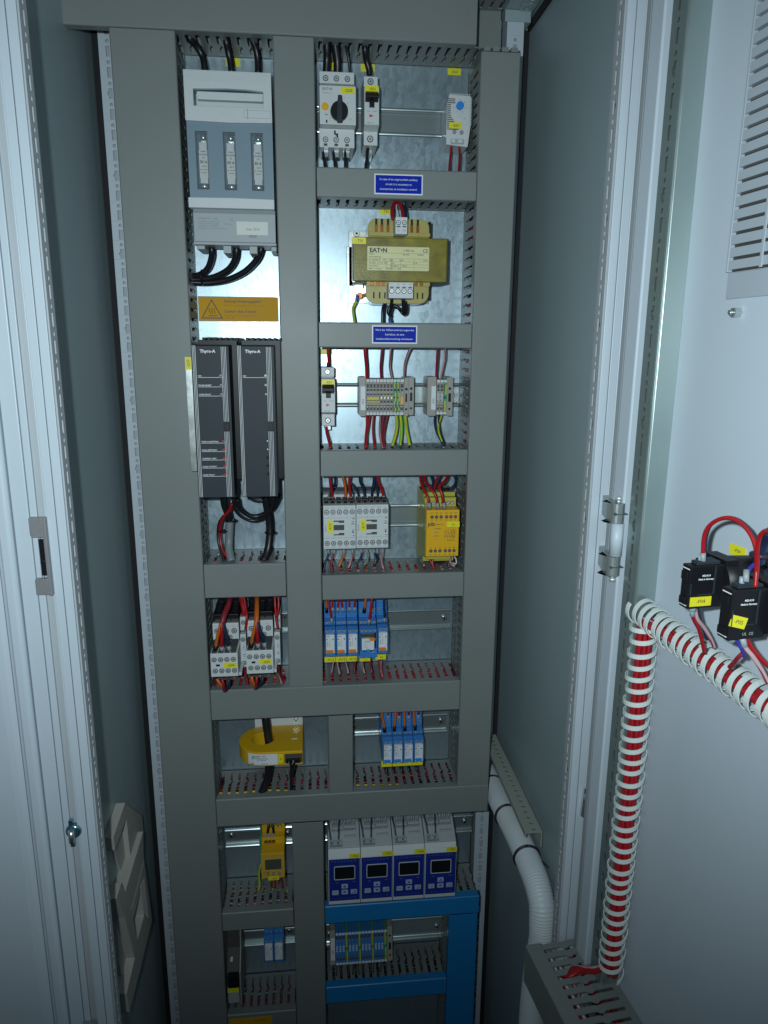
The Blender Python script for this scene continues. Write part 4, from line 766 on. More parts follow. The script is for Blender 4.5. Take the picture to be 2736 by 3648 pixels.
# control transformer
X = root('control_transformer', 'yellow varnished control transformer with grey terminals at top and bottom', 'transformer', (119, 0, 1658))
part(X, 'base_plate', MB().box(57, 172, -4, -1, 1661, 1758).box(54, 64, -4, -1, 1684, 1737), ZINC, .5)
part(X, 'core', MB().box(61.5, 186, -72, -12, 1684.5, 1740.5), mat('core side', (.03, .03, .03), .5), .8)
part(X, 'varnished_core', B(58, 183.5, -76, -60, 1684.8, 1740.2), LACQ, 1.6)
mb = MB()
for i in range(21): mb.box(58.3, 183.2, -76.5, -76, 1686+i*2.6, 1686.5+i*2.6)
part(X, 'lamination', mb, LACQ)
def rr(x0, x1, z0, z1, r, n=5):
    o = []
    for cx, cz, a0 in ((x1-r, z1-r, 0), (x0+r, z1-r, 90), (x0+r, z0+r, 180), (x1-r, z0+r, 270)):
        for i in range(n+1): a = R(a0+90*i/n); o.append((cx+r*math.cos(a), cz+r*math.sin(a)))
    return o
part(X, 'coil_former', MB().prism(rr(79, 160.5, 1734, 1764.5, 11), -66, -22), RESIN, 1)
part(X, 'coil_former', MB().prism(rr(76, 161.5, 1657.5, 1692, 13), -66, -22), RESIN, 1)
part(X, 'former_rim', MB().box(80, 161, -72, -66, 1742, 1747), RESIN, .5); part(X, 'former_rim', MB().box(77, 162, -72, -66, 1679.5, 1685), RESIN, .5)
for x in (88.5, 96, 104, 135.5, 143.5): 
    part(X, 'winding_gap', B(x, x+3, -66.5, -66, 1757, 1764.2), PLB); part(X, 'winding', B(x-.4, x+3.4, -66.6, -66, 1747.2, 1757), COPPER, .8)
for x in (82, 90, 97, 141, 148): part(X, 'winding', B(x, x+4.4, -72.4, -66, 1680.4, 1684.5), COPPER, .4); part(X, 'winding_gap', B(x+4, x+6, -66.4, -66, 1664, 1672), PLB)
part(X, 'side_tape', B(160.8, 164, -60, -20, 1738, 1763), FLATBLK, .5); part(X, 'side_tape', B(161.6, 164, -60, -20, 1664, 1684), FLATBLK, .5)
t = part(X, 'terminal_block', MB().box(112, 127.4, -95, -58, 1741.5, 1762), PLW, .5); t2 = part(X, 'terminal_block', MB().box(104, 136.2, -95, -58, 1662.6, 1682.6), PLW, .5)
for x in (116, 123.6): screw(X, x, -95, 1755.4, 2.6); part(t, 'slot', B(x-2.4, x+2.4, -95.4, -95, 1749.8, 1751.2), BEIGED)
letters(t, [('0', 116, 1746, 2.8, 'CENTER'), ('220', 123.6, 1746, 2.8, 'CENTER')], 0, 0, -95, 0, INK)
for i, x in enumerate((108, 116, 124, 132)): screw(X, x, -95, 1671.6, 2.8); part(t2, 'slot', B(x-2.4, x+2.4, -95.4, -95, 1675.6, 1677), BEIGED)
letters(t2, [('0', 108, 1680, 2.5, 'CENTER'), ('-5%', 116, 1680, 2.3, 'CENTER'), ('400', 124, 1680, 2.3, 'CENTER'), ('+5%', 132, 1680, 2.3, 'CENTER')], 0, 0, -95, 0, INK)
lb = part(X, 'rating_plate', MB().prism(rr(77.4, 159.2, 1698.6, 1728.4, 1.5, 3), -77.4, -76.6), LABELC)
letters(lb, 'EAT•N', 92, 1723.6, -77.4, 7.4, INK, bold=.28, sx=1.08)
letters(lb, [('c RU us', 132, 1723.8, 4.4, 'CENTER'), ('CE', 154, 1723.6, 6, 'CENTER'), ('STN0.5', 79.5, 1718.6, 2.3, 'LEFT'), ('STN0.5(400/230)', 79.5, 1715.4, 2.3, 'LEFT'), ('Nr. 423265/35    PRI       400V          1.34A', 79.5, 1711.6, 2.6, 'LEFT'), ('EN61558', 124, 1718.6, 2.3, 'LEFT'), ('UL5085-2', 143, 1718.6, 2.3, 'LEFT'), ('1.94A', 151, 1711.6, 2.4, 'LEFT'),
  ('50-60Hz  uk 4.1%  SEC      230V', 79.5, 1708, 2.6, 'LEFT'), ('2.17A', 138, 1708, 2.4, 'LEFT'), ('Dat 22W15                     500/580VA     500VA', 79.5, 1704.4, 2.6, 'LEFT'), ('Made in Hungary        EN60947-4   1.34A', 79.5, 1700.8, 2.5, 'LEFT')], 0, 0, -77.4, 0, INK, bold=.02)
mb = MB()
for z in (1720.2, 1713.4, 1709.8, 1706.2, 1702.6): mb.box(77.8, 158.8, -77.7, -77.4, z, z+.22)
for x in (103, 109, 121, 139): mb.box(x, x+.22, -77.7, -77.4, 1699.4, 1713.4)
part(lb, 'table_line', mb, INKB)
marker(X, '-T01', 57.8, 75.6, 1731, 1739, -77)
bolt(X, 68, -4, 1754, 4.4)
part(X, 'earth_lug', MB().box(64, 76, -22, -4, 1672, 1686).cyl((70, -30, 1669), (70, -40, 1669), 4.2, 14, 1), [ZINC, COPPER], .5)

# terminal strips
def terminal(p, x, w, z0, z1, y, colr, screws, name='terminal', nums=None):
    mb = MB().box(x+.12, x+w-.12, y+1.5, -8, z0+1, z1-1).box(x+.12, x+w-.12, y, y+2, z0+13, z1-13).box(x+.12, x+w-.12, y, y+2, z1-5.5, z1-1.2).box(x+.12, x+w-.12, y, y+2, z0+1.2, z0+5.5)
    t = part(p, name, mb, colr, .25)
    part(t, 'number_tag', MB().box(x+.5, x+w-.5, y-.4, y, z1-5, z1-1.6).box(x+.5, x+w-.5, y-.4, y, z0+1.6, z0+5), LABELW)
    mb = MB()
    for zz in (z1-11, z0+11): mb.box(x+.9, x+w-.9, y+1.2, y+1.7, zz-3.2, zz+3.2)
    part(t, 'funnel', mb, BEIGED)
    for zz in screws: screw(p, x+w/2, y+1, zz, 1.9, 'slot')
    if nums: letters(t, [(nums, x+w/2, z1-3.4, 2.4, 'CENTER'), (nums, x+w/2, z0+3.2, 2.4, 'CENTER')], 0, 0, y-.4, 0, INK)
    return t
def end_clamp(p, x, w, z0, z1, y, label=None, lw=7):
    e = part(p, 'end_clamp', MB().prism([(x, z0+2), (x+1.5, z0), (x+w, z0), (x+w, z1), (x+1.5, z1), (x, z1-2)], y, -8), BEIGE, .5)
    if label:
        l = part(p, 'strip_label', B(x+w-lw-.6, x+w-.6, y-1.2, y, z0+9, z1-13), LABELW); letters(l, label, x+w-lw/2-.6, (z0+z1)/2-2-5, y-1.2, 4.4, INK, rot=90)
    else: 
        part(p, 'clamp_hole', MB().cyl((x+w*.5, y, z1-16), (x+w*.5, y-.4, z1-16), 1.9, 12).box(x+w*.3, x+w*.7, y-.4, y, z0+20, z0+32).cyl((x+w*.5, y, z0+10), (x+w*.5, y-.4, z0+10), 1.6, 12), PLB)
X2 = root('terminal_strip', 'terminal strip X02 with eleven beige and green yellow terminals', 'terminal strip', (107, 0, 1504))
end_clamp(X2, 68.4, 9.6, 1504.5, 1559.6, -47, '-X02')
for i in range(11):
    x = 78+i*4.78; pe = i in (8, 9); last = i == 10
    w = 4.78 if not last else 5.6
    t = terminal(X2, x, w, 1505.5, 1558, -51, GREENP if pe else BEIGE, (1541.8, 1519.4) if not pe else (1541.8, 1531.4, 1519.4), nums=str(i+1))
    if pe: part(t, 'yellow_band', MB().box(x+1.2, x+2.6, -52, -51, 1544, 1552).box(x+2.2, x+4, -52, -51, 1513, 1517).box(x+2.6, x+4.2, -52, -51, 1526, 1538).box(x+1, x+2, -52, -51, 1520, 1526), YTERM)
    elif not last: part(t, 'cross_slot', MB().box(x+.8, x+w-.8, -51.2, -50.8, 1534.4, 1537).box(x+.8, x+w-.8, -51.2, -50.8, 1524, 1527.4), BEIGED); screw(X2, x+w/2, -51, 1531, 1.7, 'slot')
    else: part(t, 'amber_window', B(x+.8, x+w-.6, -52, -51, 1522, 1532), YORANGE)
part(X2, 'bridge', MB().box(79, 97, -54.4, -52.2, 1524.6, 1526.6).box(79, 96, -53, -51.8, 1528, 1532), YTERM, .3); part(X2, 'bridge', MB().box(100, 116.5, -54.4, -52.2, 1533, 1534.6), YTERM, .3)
end_clamp(X2, 131.6, 6.2, 1505, 1559, -51); end_clamp(X2, 138.2, 8, 1506, 1559.6, -47)
X3 = root('terminal_strip', 'short terminal strip X03 with three terminals at the right', 'terminal strip', (184, 0, 1504))
end_clamp(X3, 165.4, 12.6, 1505, 1560, -47, '-X03', 6.4)
for i in range(3):
    x = 178+i*4.9; pe = i == 2
    t = terminal(X3, x, 4.9, 1506, 1557.4, -51, GREENP if pe else BEIGE, (1541.8, 1519.4) if not pe else (1541.8, 1531.4, 1519.4), nums=str(i+1))
    if pe: part(t, 'yellow_band', MB().box(x+2.2, x+4.2, -52, -51, 1536, 1549).box(x+1.4, x+3.4, -52, -51, 1512, 1527), YTERM)
    else: part(t, 'comb_bridge', MB().box(x+1, x+3.8, -53, -51, 1527, 1528).box(x+1, x+1.8, -53, -51, 1527, 1537).box(x+2.6, x+3.4, -53, -51, 1529, 1537).box(x+1, x+3.8, -53, -51, 1532, 1532.8), LABELW)
end_clamp(X3, 192.8, 9.4, 1505, 1559.6, -47)
part(X3, 'rail_screw', MB().cyl((204, -20, 1532), (204, -23, 1532), 5, 18), ZINC)

# small contactors K10 and K17
K10 = root('contactor', 'left small white contactor K10 below strip X02', 'contactor', (38, 0, 1321), group='small contactors')
part(K10, 'housing', MB().box(15.6, 60.8, -60, -6, 1323, 1384).box(16.4, 60, -40, -6, 1384, 1391), PLW, .6)
part(K10, 'front', MB().box(15.4, 61, -85, -45, 1321.4, 1384.6), PLW, .9)
part(K10, 'rear_carrier', MB().box(15.8, 60.8, -14, -8, 1384, 1396), PLBK, .5)
for i, x in enumerate((20.2, 29, 38, 47, 56)):
    screw(K10, x, -85, 1375.2, 3); screw(K10, x+.5, -85, 1330, 3)
    part(K10, 'terminal_tunnel', MB().prism([(x-3.6, 1384), (x+3.6, 1384), (x+3.6, 1389.5), (x-3.6, 1389.5)], -72, -50, 'y', [[(x-2.6, 1385), (x+2.6, 1385), (x+2.6, 1388.6), (x-2.6, 1388.6)]]), BEIGED)
part(K10, 'armature_window', MB().box(29.6, 44.6, -85.4, -84.8, 1349, 1356.6), BEIGED)
part(K10, 'armature_window', MB().box(29.6, 44.6, -85.4, -84.8, 1361.2, 1363).box(37, 44.6, -85.4, -84.8, 1359.6, 1361.2).box(29.6, 44.6, -85.4, -84.8, 1341.6, 1343.2).box(37, 44.6, -85.4, -84.8, 1343.2, 1345), BEIGED)
part(K10, 'side_mark', MB().box(56.4, 59, -85.3, -85, 1365, 1365.9).box(55.6, 58.4, -85.3, -85, 1360.4, 1361.2).box(54.6, 59.6, -85.3, -85, 1357.4, 1358.2).box(55.6, 58.6, -85.3, -85, 1348.4, 1349.2).cyl((57, -85, 1345.8), (57, -85.4, 1345.8), 1.2, 12).box(56.6, 59, -85.3, -85, 1340.6, 1341.3), PLB)
mb = MB()
for zz in (1366.6, 1337.6):
    for i in range(5): mb.box(16.4+i*9, 22.6+i*9, -85.25, -85, zz, zz+.35); mb.box(24.2+i*9-1.6, 24.6+i*9-1.6, -85.25, -85, zz, zz+2)
part(K10, 'relief_line', mb, INKG)
letters(K10, [(t, 20.2+i*9, 1381, 2.3, 'CENTER') for i, t in enumerate(('13NO', '21NC', '31NC', '43NO', 'A1'))]+[(t, 20.6+i*9, 1324.2, 2.2, 'CENTER') for i, t in enumerate(('14NO', '22NC', '32NC', '44NO', 'A2'))], 0, 0, -85, 0, INKG)
letters(K10, 'EAT•N', 18.6, 1351.6, -85, 3, INKG, rot=90, bold=.06)
K17 = copy_tree(K10, (46.2, 0, .4), label='right small white contactor K17 touching K10')
marker(K10, '-K10', 21.2, 29, 1345.6, 1363, -85, rot=90); marker(K17, '-K17', 67.4, 75.4, 1346.4, 1363.6, -85, rot=90)
# yellow safety relay
Q = root('safety_relay', 'amber and olive safety relay with many black lettered clamps', 'safety relay', (183, 0, 1300))
part(Q, 'housing', MB().box(161.5, 207.5, -58, -6, 1292, 1396), YOLIVE, .8)
part(Q, 'upper_step', MB().box(161, 206.6, -70, -50, 1374, 1390.5), YOLIVE, .8)
part(Q, 'front', MB().box(159.8, 206.8, -95, -50, 1310, 1378), YORANGE, .9)
part(Q, 'housing_flank', MB().prism([(-90, 1376), (-58, 1394), (-8, 1396), (-8, 1284), (-58, 1300), (-90, 1310)], 159.4, 161, 'x'), YOLIVE, .6)
for i, x in enumerate((167.6, 174, 180.6, 188.4, 194.6, 201)):
    part(Q, 'clamp', MB().cyl((x, -95, 1368), (x, -95.3, 1368), 2.5, 16).box(x-1.7, x+1.7, -95.8, -95.2, 1367.6, 1368.6, 1), [BEIGED, ZINC])
    part(Q, 'clamp', MB().cyl((x-.6, -95, 1318.4), (x-.6, -95.3, 1318.4), 2.5, 16).box(x-2, x+1.2, -95.8, -95.2, 1318, 1319, 1), [BEIGED, ZINC])
for x in (165.6, 173.4, 187.6, 194.4, 201): screw(Q, x, -70, 1382.4, 2.5, 'slot', m=ZINC)
letters(Q, [(t, 167.6+[0, 6.4, 13, 20.8, 27, 33.4][i], 1373.6, 2.5, 'CENTER') for i, t in enumerate(('S21', 'S22', 'S11', 'S12', 'S13', 'S14'))]+[(t, 167.6+[0, 6.4, 13, 20.8, 27, 33.4][i], 1363.4, 2.4, 'CENTER') for i, t in enumerate(('A1', 'B1', '13', '23', '33', '41'))]
 +[(t, 167+[0, 6.4, 13, 20.8, 27, 33.4][i], 1322.8, 2.4, 'CENTER') for i, t in enumerate(('14', '24', '34', '42', 'B2', 'A2'))]+[(t, 166.6+[0, 6.4, 13, 20.8, 27, 33.4][i], 1312.8, 2.3, 'CENTER') for i, t in enumerate(('Y31', 'Y32', 'S31', 'S22', 'S33', 'S34'))]
 +[('PNOZ X3', 178.4, 1357, 2.5, 'CENTER'), ('POWER', 176.4, 1350.8, 2.4, 'CENTER'), ('CH. 1', 175.6, 1345.6, 2.4, 'CENTER'), ('CH. 2', 175.6, 1340.4, 2.4, 'CENTER'), ('13 23 33 41', 195, 1352.4, 2.4, 'CENTER'), ('14 24 34 42', 195, 1333.6, 2.4, 'CENTER')], 0, 0, -95, 0, INK, bold=.04)
letters(Q, 'pilz', 167, 1357.6, -95, 7.4, INK, bold=.22)
mb = MB()
for x in (186.5, 190.6, 194.6, 198.8):
    mb.prism([(x, 1350), (x+.4, 1350), (x+.4, 1346.4), (x+2.4, 1341.4), (x+2, 1341.4), (x, 1346.2)], -95.3, -95); mb.prism([(x-1.6, 1343), (x-1.2, 1343), (x+.6, 1339), (x+.6, 1336), (x+.2, 1336), (x+.2, 1338.8)], -95.3, -95)
mb.box(186, 202, -95.3, -95, 1345.6, 1345.9).box(186, 202, -95.3, -95, 1339.6, 1339.9).prism([(197, 1338), (201, 1338), (201, 1349), (197, 1349)], -95.3, -95, 'y', [[(197.3, 1338.3), (200.7, 1338.3), (200.7, 1348.7), (197.3, 1348.7)]])
part(Q, 'circuit_diagram', mb, INK)
part(Q, 'led', MB().box(170, 171.6, -95.5, -95, 1350, 1351.8).box(170, 171.6, -95.5, -95, 1344.8, 1346.6).box(170, 171.6, -95.5, -95, 1339.6, 1341.4), FERR['f'])
marker(Q, 'K1', 189, 207.2, 1353, 1361, -95.2, size=4.4)
part(Q, 'lower_plug', MB().box(164, 200, -72, -30, 1299, 1309.6), YOLIVE, .6)
part(Q, 'vent_grille', MB().prism(rr(178, 196, 1286, 1297, 5), -50, -30), PLB, .6)

# thyristor power controllers
def controller(x0, x1, label, full):
    D = root('power_controller', label, 'power controller', ((x0+x1)/2, 0, 1411))
    part(D, 'front_cover', MB().prism([(-150, 1412), (-150, 1600.4), (-147, 1602), (-110, 1602), (-110, 1411)], x0, x1, 'x'), PLBK, .5)
    hs = part(D, 'heat_sink', MB().box(x0+2, x1+6.5, -109.6, -20, 1428, 1608), PLB, .5)
    mb = MB()
    for i in range(7): mb.box(x0+8+i*7, x0+10.6+i*7, -112, -22, 1607.6, 1611)
    part(D, 'cooling_fin', mb, PLBK)
    for xa in (x0+.8, x0+2.4, x0+4): part(D, 'trim_line', B(xa, xa+.6, -150.7, -149.9, 1413, 1601), PLW)
    for k in range(4):
        xa = x1-9.2+k*1.75
        part(D, 'trim_line', B(xa, xa+.55, -150.9, -149.9, 1413, 1496), PLW); part(D, 'trim_line', B(xa, xa+.55, -150.9, -149.9, 1508.5, 1599.5), PLW)
    part(D, 'latch', MB().box(x1-9.6, x1-2.2, -151.2, -149, 1497, 1508).box(x1-6.4, x1-3.6, -153, -151, 1498.6, 1506.6, 1), [PLB, PLBK], .4)
    letters(D, 'Thyro-A', (x0+x1)/2-3.2, 1594, -150, 5.3, SIGNW, bold=.13)
    led = [(1565, 'ON'), (1553.6, 'PULSE INHIBIT'), (1542.4, 'LOAD FAULT')]
    pot = [(1484, 'TRAFO ADAPTION'), (1473.4, 'SCALE SETPOINT'), (1462.6, 'CURRENT LIMIT'), (1452.4, 'SCALE OUTPUT'), (1441.8, 'LOAD FAULT')]
    for i, (z, t) in enumerate(led+pot):
        isled = i < 3; xx = x1-11
        m = LEDG if isled else (LEDR if full else (SIGNW if i < 5 else FLATBLK))
        part(D, 'lens' if isled else 'trimmer', MB().cyl((xx, -150, z), (xx, -150.3, z), 2.1, 20, 1).cyl((xx, -150.2, z), (xx, -151, z), 1.5 if full or isled else .9, 16), [m, FLATBLK])
        if full or i == 0:
            mb = MB().box(x0+6, xx-2.4, -150.3, -150, z-2.6, z-2.15)
            mb.tube([(xx-2.6+.2+2.6*(1-math.cos(a)), -150.1, z-1.2-1.5*math.sin(a)) for a in [math.pi*k/8 for k in range(9)]], .28, 4)
            part(D, 'print_line', mb, SIGNW); letters(D, t, x0+6.2, z-.6, -150, 2.35, SIGNW, 'LEFT', bold=.05, sx=1.05)
    return D
controller(-142.6, -98.2, 'left black power controller with five red trimmers on its front', True)
controller(-88.4, -43.6, 'right black power controller with only one printed lamp line', False)
for nm, x0, x1, lb_ in (('spacer_strip', -159.2, -151, 'bright metal strip with marker Q03 left of the left power controller'), ('spacer_strip', -103.2+.3, -94.6, 'bright metal strip between the two black power controllers')):
    s = root(nm, lb_, 'metal strip', ((x0+x1)/2, 0, 1437)); part(s, 'bracket', MB().box(x0, x1, -101, -99.5, 1437.5, 1586.5).box(x1-1.4, x1, -99.4, -30, 1437.5, 1586.5), ZINC, .3)
    if x0 < -150: marker(s, '-Q03', x0, x1, 1570.5, 1586.4, -101, rot=90)

# large contactors Q04 and Q05 with auxiliary blocks
Q4 = root('contactor', 'left large contactor Q04 with auxiliary block and three red boots', 'contactor', (-125, 0, 1144), group='large contactors')
part(Q4, 'housing', MB().box(-145.4, -108.6, -68, -6, 1150, 1222), PLB, .8)
part(Q4, 'front', MB().box(-145.6, -108.4, -75, -40, 1178, 1211), PLW, .8)
part(Q4, 'arc_chamber', MB().box(-145, -109, -100, -50, 1176, 1187).box(-145, -109, -72, -50, 1150, 1177), PLBK, .8)
aux = part(Q4, 'auxiliary_block', MB().box(-144, -106.6, -120, -75, 1149.6, 1184.4).box(-141.5, -103, -108, -75, 1144.6, 1149.2), PLW, .7)
for x in (-136, -124, -112.6): part(Q4, 'boot', MB().cyl((x-2, -50, 1232), (x-1, -52, 1219), 5.3, 18, r1=4.6), mat('red boot', (.62, .02, .015), .35)); part(Q4, 'terminal_well', MB().box(x-6, x+4, -72, -60, 1211.3, 1216), BEIGED)
for x in (-139.4, -126.6, -115): screw(Q4, x, -75, 1199.4, 3.4)
screw(Q4, -120.6, -75, 1190, 2.6)
for i, x in enumerate((-139, -130, -121.4, -112.6)):
    screw(Q4, x, -120, 1175.4, 3, m=ZINC); screw(Q4, x+1, -120, 1158.6, 3)
    part(aux, 'tunnel', B(x-3, x+3.6, -119, -100, 1184.6, 1186.4), BEIGED)
part(aux, 'window', B(-136.6, -131.4, -120.4, -119.8, 1165.6, 1168.4), PLB)
letters(Q4, [('1L1', -140, 1206, 2.4, 'CENTER'), ('3L2', -128, 1206, 2.4, 'CENTER'), ('5L3', -116, 1206, 2.4, 'CENTER')], 0, 0, -75, 0, INKG)
Q5 = copy_tree(Q4, (49, 0, 2.6), label='right large contactor Q05 with auxiliary block and three red boots')
marker(Q4, '-Q04', -126, -108.4, 1163.2, 1170.6, -120); marker(Q5, '-Q05', -77, -59.4, 1166.2, 1173.8, -120)
S1 = root('suppressor_module', 'slim white clamp module between contactors Q04 and Q05', 'module', (-102.5, 0, 1142), group='slim modules')
part(S1, 'upper_housing', MB().box(-106.4, -97.6, -72, -10, 1198, 1218.4), PLW, .6); part(S1, 'lower_housing', MB().box(-106.8, -98.6, -76, -10, 1142.5, 1193.6), PLW, .6)
part(S1, 'step', MB().box(-105.8, -98.4, -66, -10, 1193.8, 1197.8), BEIGED)
screw(S1, -102, -72, 1210.4, 2.8); screw(S1, -102.8, -76, 1185.6, 2.9); screw(S1, -102.6, -76, 1149, 2.9)
part(S1, 'print', MB().cyl((-102, -76, 1174), (-102, -76.3, 1174), 1, 10).box(-104, -99.6, -76.3, -76, 1170.4, 1171).box(-103.6, -100, -76.3, -76, 1161.6, 1162.6).box(-103, -100.4, -76.3, -76, 1159, 1160), INKG)
copy_tree(S1, (49, 0, 1.6), label='slim white clamp module right of contactor Q05')
for x, z, w_ in ((-126.5, 1205, 'Q04'), (-78.3, 1206.5, 'Q05')):
    thing('cable_tie', MB().cyl((x-1, -109, z+2.2), (x-1, -110, z-2.2), 5.2, 14), PURPLE, 'black cable tie around the wires in front of contactor '+w_, 'cable tie')

# plug-in relays on blue sockets
def relay(x, z, w, label, name='plug_in_relay', small=True, base=None):
    D = root(name, label, 'relay', (x+w/2, 0, z-75), group='relays on blue sockets')
    a, b = x+.25, x+w-.25
    for i, (y, zt, zb) in enumerate(((-45, 0, -8), (-57, -8, -21), (-67, -24, -31), (-78, -33, -40.5))): part(D, 'socket_step', MB().prism([(y, z+zt-2.5), (y+9, z+zt), (-10, z+zt), (-10, z+zb), (y, z+zb)], a, b, 'x'), PLBL, .5)
    part(D, 'socket_body', MB().box(a+.4, b-.4, -55, -10, z-74, z-.5), PLBL, .4)
    part(D, 'socket_side', MB().box(a, a+1.2, -80, -55, z-74, z-40.8).box(b-1.2, b, -80, -55, z-74, z-40.8).box(a, b, -80, -55, z-75, z-70), PLBL, .3)
    n = 2 if w < 20 else 4
    for k in range(n):
        xx = a+(b-a)*(k+.5)/n
        for y, zz in ((-45, -5.2), (-57, -14), (-67, -27.6), (-78, -37)): screw(D, xx, y, z+zz, 1.8)
    if w < 20:
        rb = part(D, 'relay_body', MB().box(a+1.6, b-1.6, -82, -56, z-69.6, z-41.2), LABELW, .4)
        letters(rb, 'finder', a+4, z-55, -82, 3.2, INKG, rot=90, bold=.05); letters(rb, '40.52  8A 250V', a+7.4, z-53, -82, 1.9, INKG, rot=90)
        part(rb, 'pin_mark', MB().box(a+2.4, a+3.8, -82.4, -82, z-48.6, z-47).box(b-4.6, b-3, -82.4, -82, z-48.4, z-46.8).box(a+2.6, a+7, -82.3, -82, z-43.6, z-43), INK)
    else:
        rb = part(D, 'relay_body', MB().box(a+3, b-4, -82, -56, z-66, z-48), LABELW, .4); part(D, 'relay_crown', MB().box(a+2, b-3, -78, -56, z-47.8, z-41), OLIVEG, .5)
        letters(rb, 'finder', a+11.4, z-52.4, -82, 3.6, INKG, bold=.06); letters(rb, [('55.34', a+8, z-56, 2, 'CENTER'), ('7A 250V~', a+9, z-59, 2, 'CENTER'), ('24V DC', a+9, z-62, 2, 'CENTER')], 0, 0, -82, 0, INKG)
        part(D, 'retaining_clip', MB().prism([(a, z-76), (b, z-76), (b, z-62), (b-2.6, z-62), (b-3.4, z-66), (a+16, z-68), (a+14.4, z-64), (a+9.6, z-64), (a+8.4, z-68), (a+2, z-66), (a, z-62)], -86, -82.4), PLBL, .5)
    return D
def lever(D, x0, x1, z0, z1, m, y=-82): part(D, 'lever', MB().prism(rr(x0, x1, z0, z1, 1.9, 3), y-2.4, y), m, .4)
xs = (15.2, 31.8, 48.4)
base_r = relay(xs[0], 1231.4, 16.2, 'blue socket relay K12, leftmost of its row with an orange lever')
lever(base_r, 17.2, 27.8, 1162.8, 1167.4, ORANGEP)
rk13 = copy_tree(base_r, (16.6, 0, -.2), label='blue socket relay K13, second of its row with an orange lever')
rk14 = copy_tree(base_r, (33.2, 0, -.2), label='blue socket relay K14, third of its row with an orange lever')
rk16 = copy_tree(base_r, (77.6, 0, 1.2), label='blue socket relay right of the wide one with an orange lever')
marker(base_r, '-K12', 14.6, 30.2, 1147.4, 1155.2, -80); marker(rk13, '-K13', 31, 46.4, 1147, 1155.2, -80); marker(rk14, '-K14', 47, 62, 1147, 1155.2, -80); marker(rk16, '16', 90, 105.4, 1148.4, 1156.4, -80)
rk15 = relay(66.2, 1230.6, 26, 'wide blue socket relay K15 with a grey window and orange flap'); lever(rk15, 80.6, 89.6, 1180, 1184.4, ORANGEP); marker(rk15, '-K15', 66.4, 81.6, 1149.6, 1154.4, -87)
sr = relay(101.6, 1046.6, 15.8, 'first of four small relays with sky blue levers'); lever(sr, 103.6, 113.8, 978.2, 983, BLUEP)
for i, t in enumerate(('second', 'third', 'last')): copy_tree(sr, (16.1*(i+1), 0, 0), label=t+' of four small relays with sky blue levers')
part(sr, 'yellow_clip', MB().box(99.4, 117, -83, -80, 971, 975).box(99.4, 101.8, -83, -80, 975, 980.5).box(108, 111.6, -83, -80, 975, 979), YEL, .3)
for i, c in enumerate([o for o in COL.objects if o.get('label', '').endswith('small relays with sky blue levers') and o is not sr and o.parent is None]):
    x = 99.4+16.1*(i+1); part(c, 'yellow_clip', MB().box(x, x+16, -83, -80, 971, 975).box(x+8.6, x+12.2, -83, -80, 975, 979.4), YEL, .3)
lr = relay(-89.6, 700, 16, 'left of two blue relays in the dark lower bay', small=True); copy_tree(lr, (16.2, 0, 0), label='right of two blue relays in the dark lower bay')

# current transformer
C = root('current_transformer', 'yellow ring current transformer with a black cable through its hole', 'current transformer', (-70, 0, 985))
out = [(-20, -16), (-20, -93), (-79, -93)]+[(-79+38*math.cos(a), -54.5-38.5*math.sin(a)) for a in [math.pi/2+math.pi*i/16 for i in range(1, 16)]]+[(-79, -16)]
CTB = mat('amber transformer casing', (.70, .40, .010), .38, var=.04, scale=30, bump=.1)
part(C, 'casing', MB().prism(out, 989.5, 1012, 'z', [circ(-81, -53, 17.5, 28)]), CTB, 1.2)
lb = part(C, 'rating_label', MB().prism([(-57, -93.1), (-57, -93.8), (-80, -93.8), (-92, -91.5), (-101, -87), (-101, -86), (-92, -90.6), (-80, -93.1)], 992, 1009, 'z'), LABELW)
letters(lb, [('BENDER', -95, 1006.4, 3.2, 'LEFT'), ('W20', -81, 1006.4, 3, 'LEFT'), ('Measuring current transformer', -95, 1003.6, 1.8, 'LEFT'), ('Type W35  600/1  0.72kV', -88, 1001.6, 1.6, 'LEFT'), ('Art.-No. B98080003', -88, 999.6, 1.6, 'LEFT'), ('CE', -97, 994.8, 3.6, 'LEFT'), ('c UL us', -82, 993.8, 3.2, 'LEFT')], 0, 0, -94.2, 0, INK, bold=.03)
mk = part(C, 'marker_label', B(-56, -49.5, -94, -93, 994, 1008), YEL); letters(mk, '-B01', -52.6, 1001, -94, 3.6, INK, rot=90)
cn = part(C, 'plug', MB().box(-47, -20.6, -94, -93, 993.5, 1008), BEIGED)
part(C, 'plug_socket', MB().box(-44.5, -24, -97.5, -94, 994.5, 1001), PLB, .4)
for x in (-39.6, -33.6): part(cn, 'clamp', B(x-1.6, x+1, -98.4, -97.5, 996, 999.4), FERR['f'])
part(C, 'clip_slot', B(-37.5, -28, -60, -57, 1012, 1012.3), SIGNW)
part(C, 'snap_plate', MB().box(-96, -20.5, -15.4, -9, 1006, 1030).box(-38, -26, -17, -9, 1010, 1014), PLW, .4)
bolt(C, -31, -16, 1020, 4)

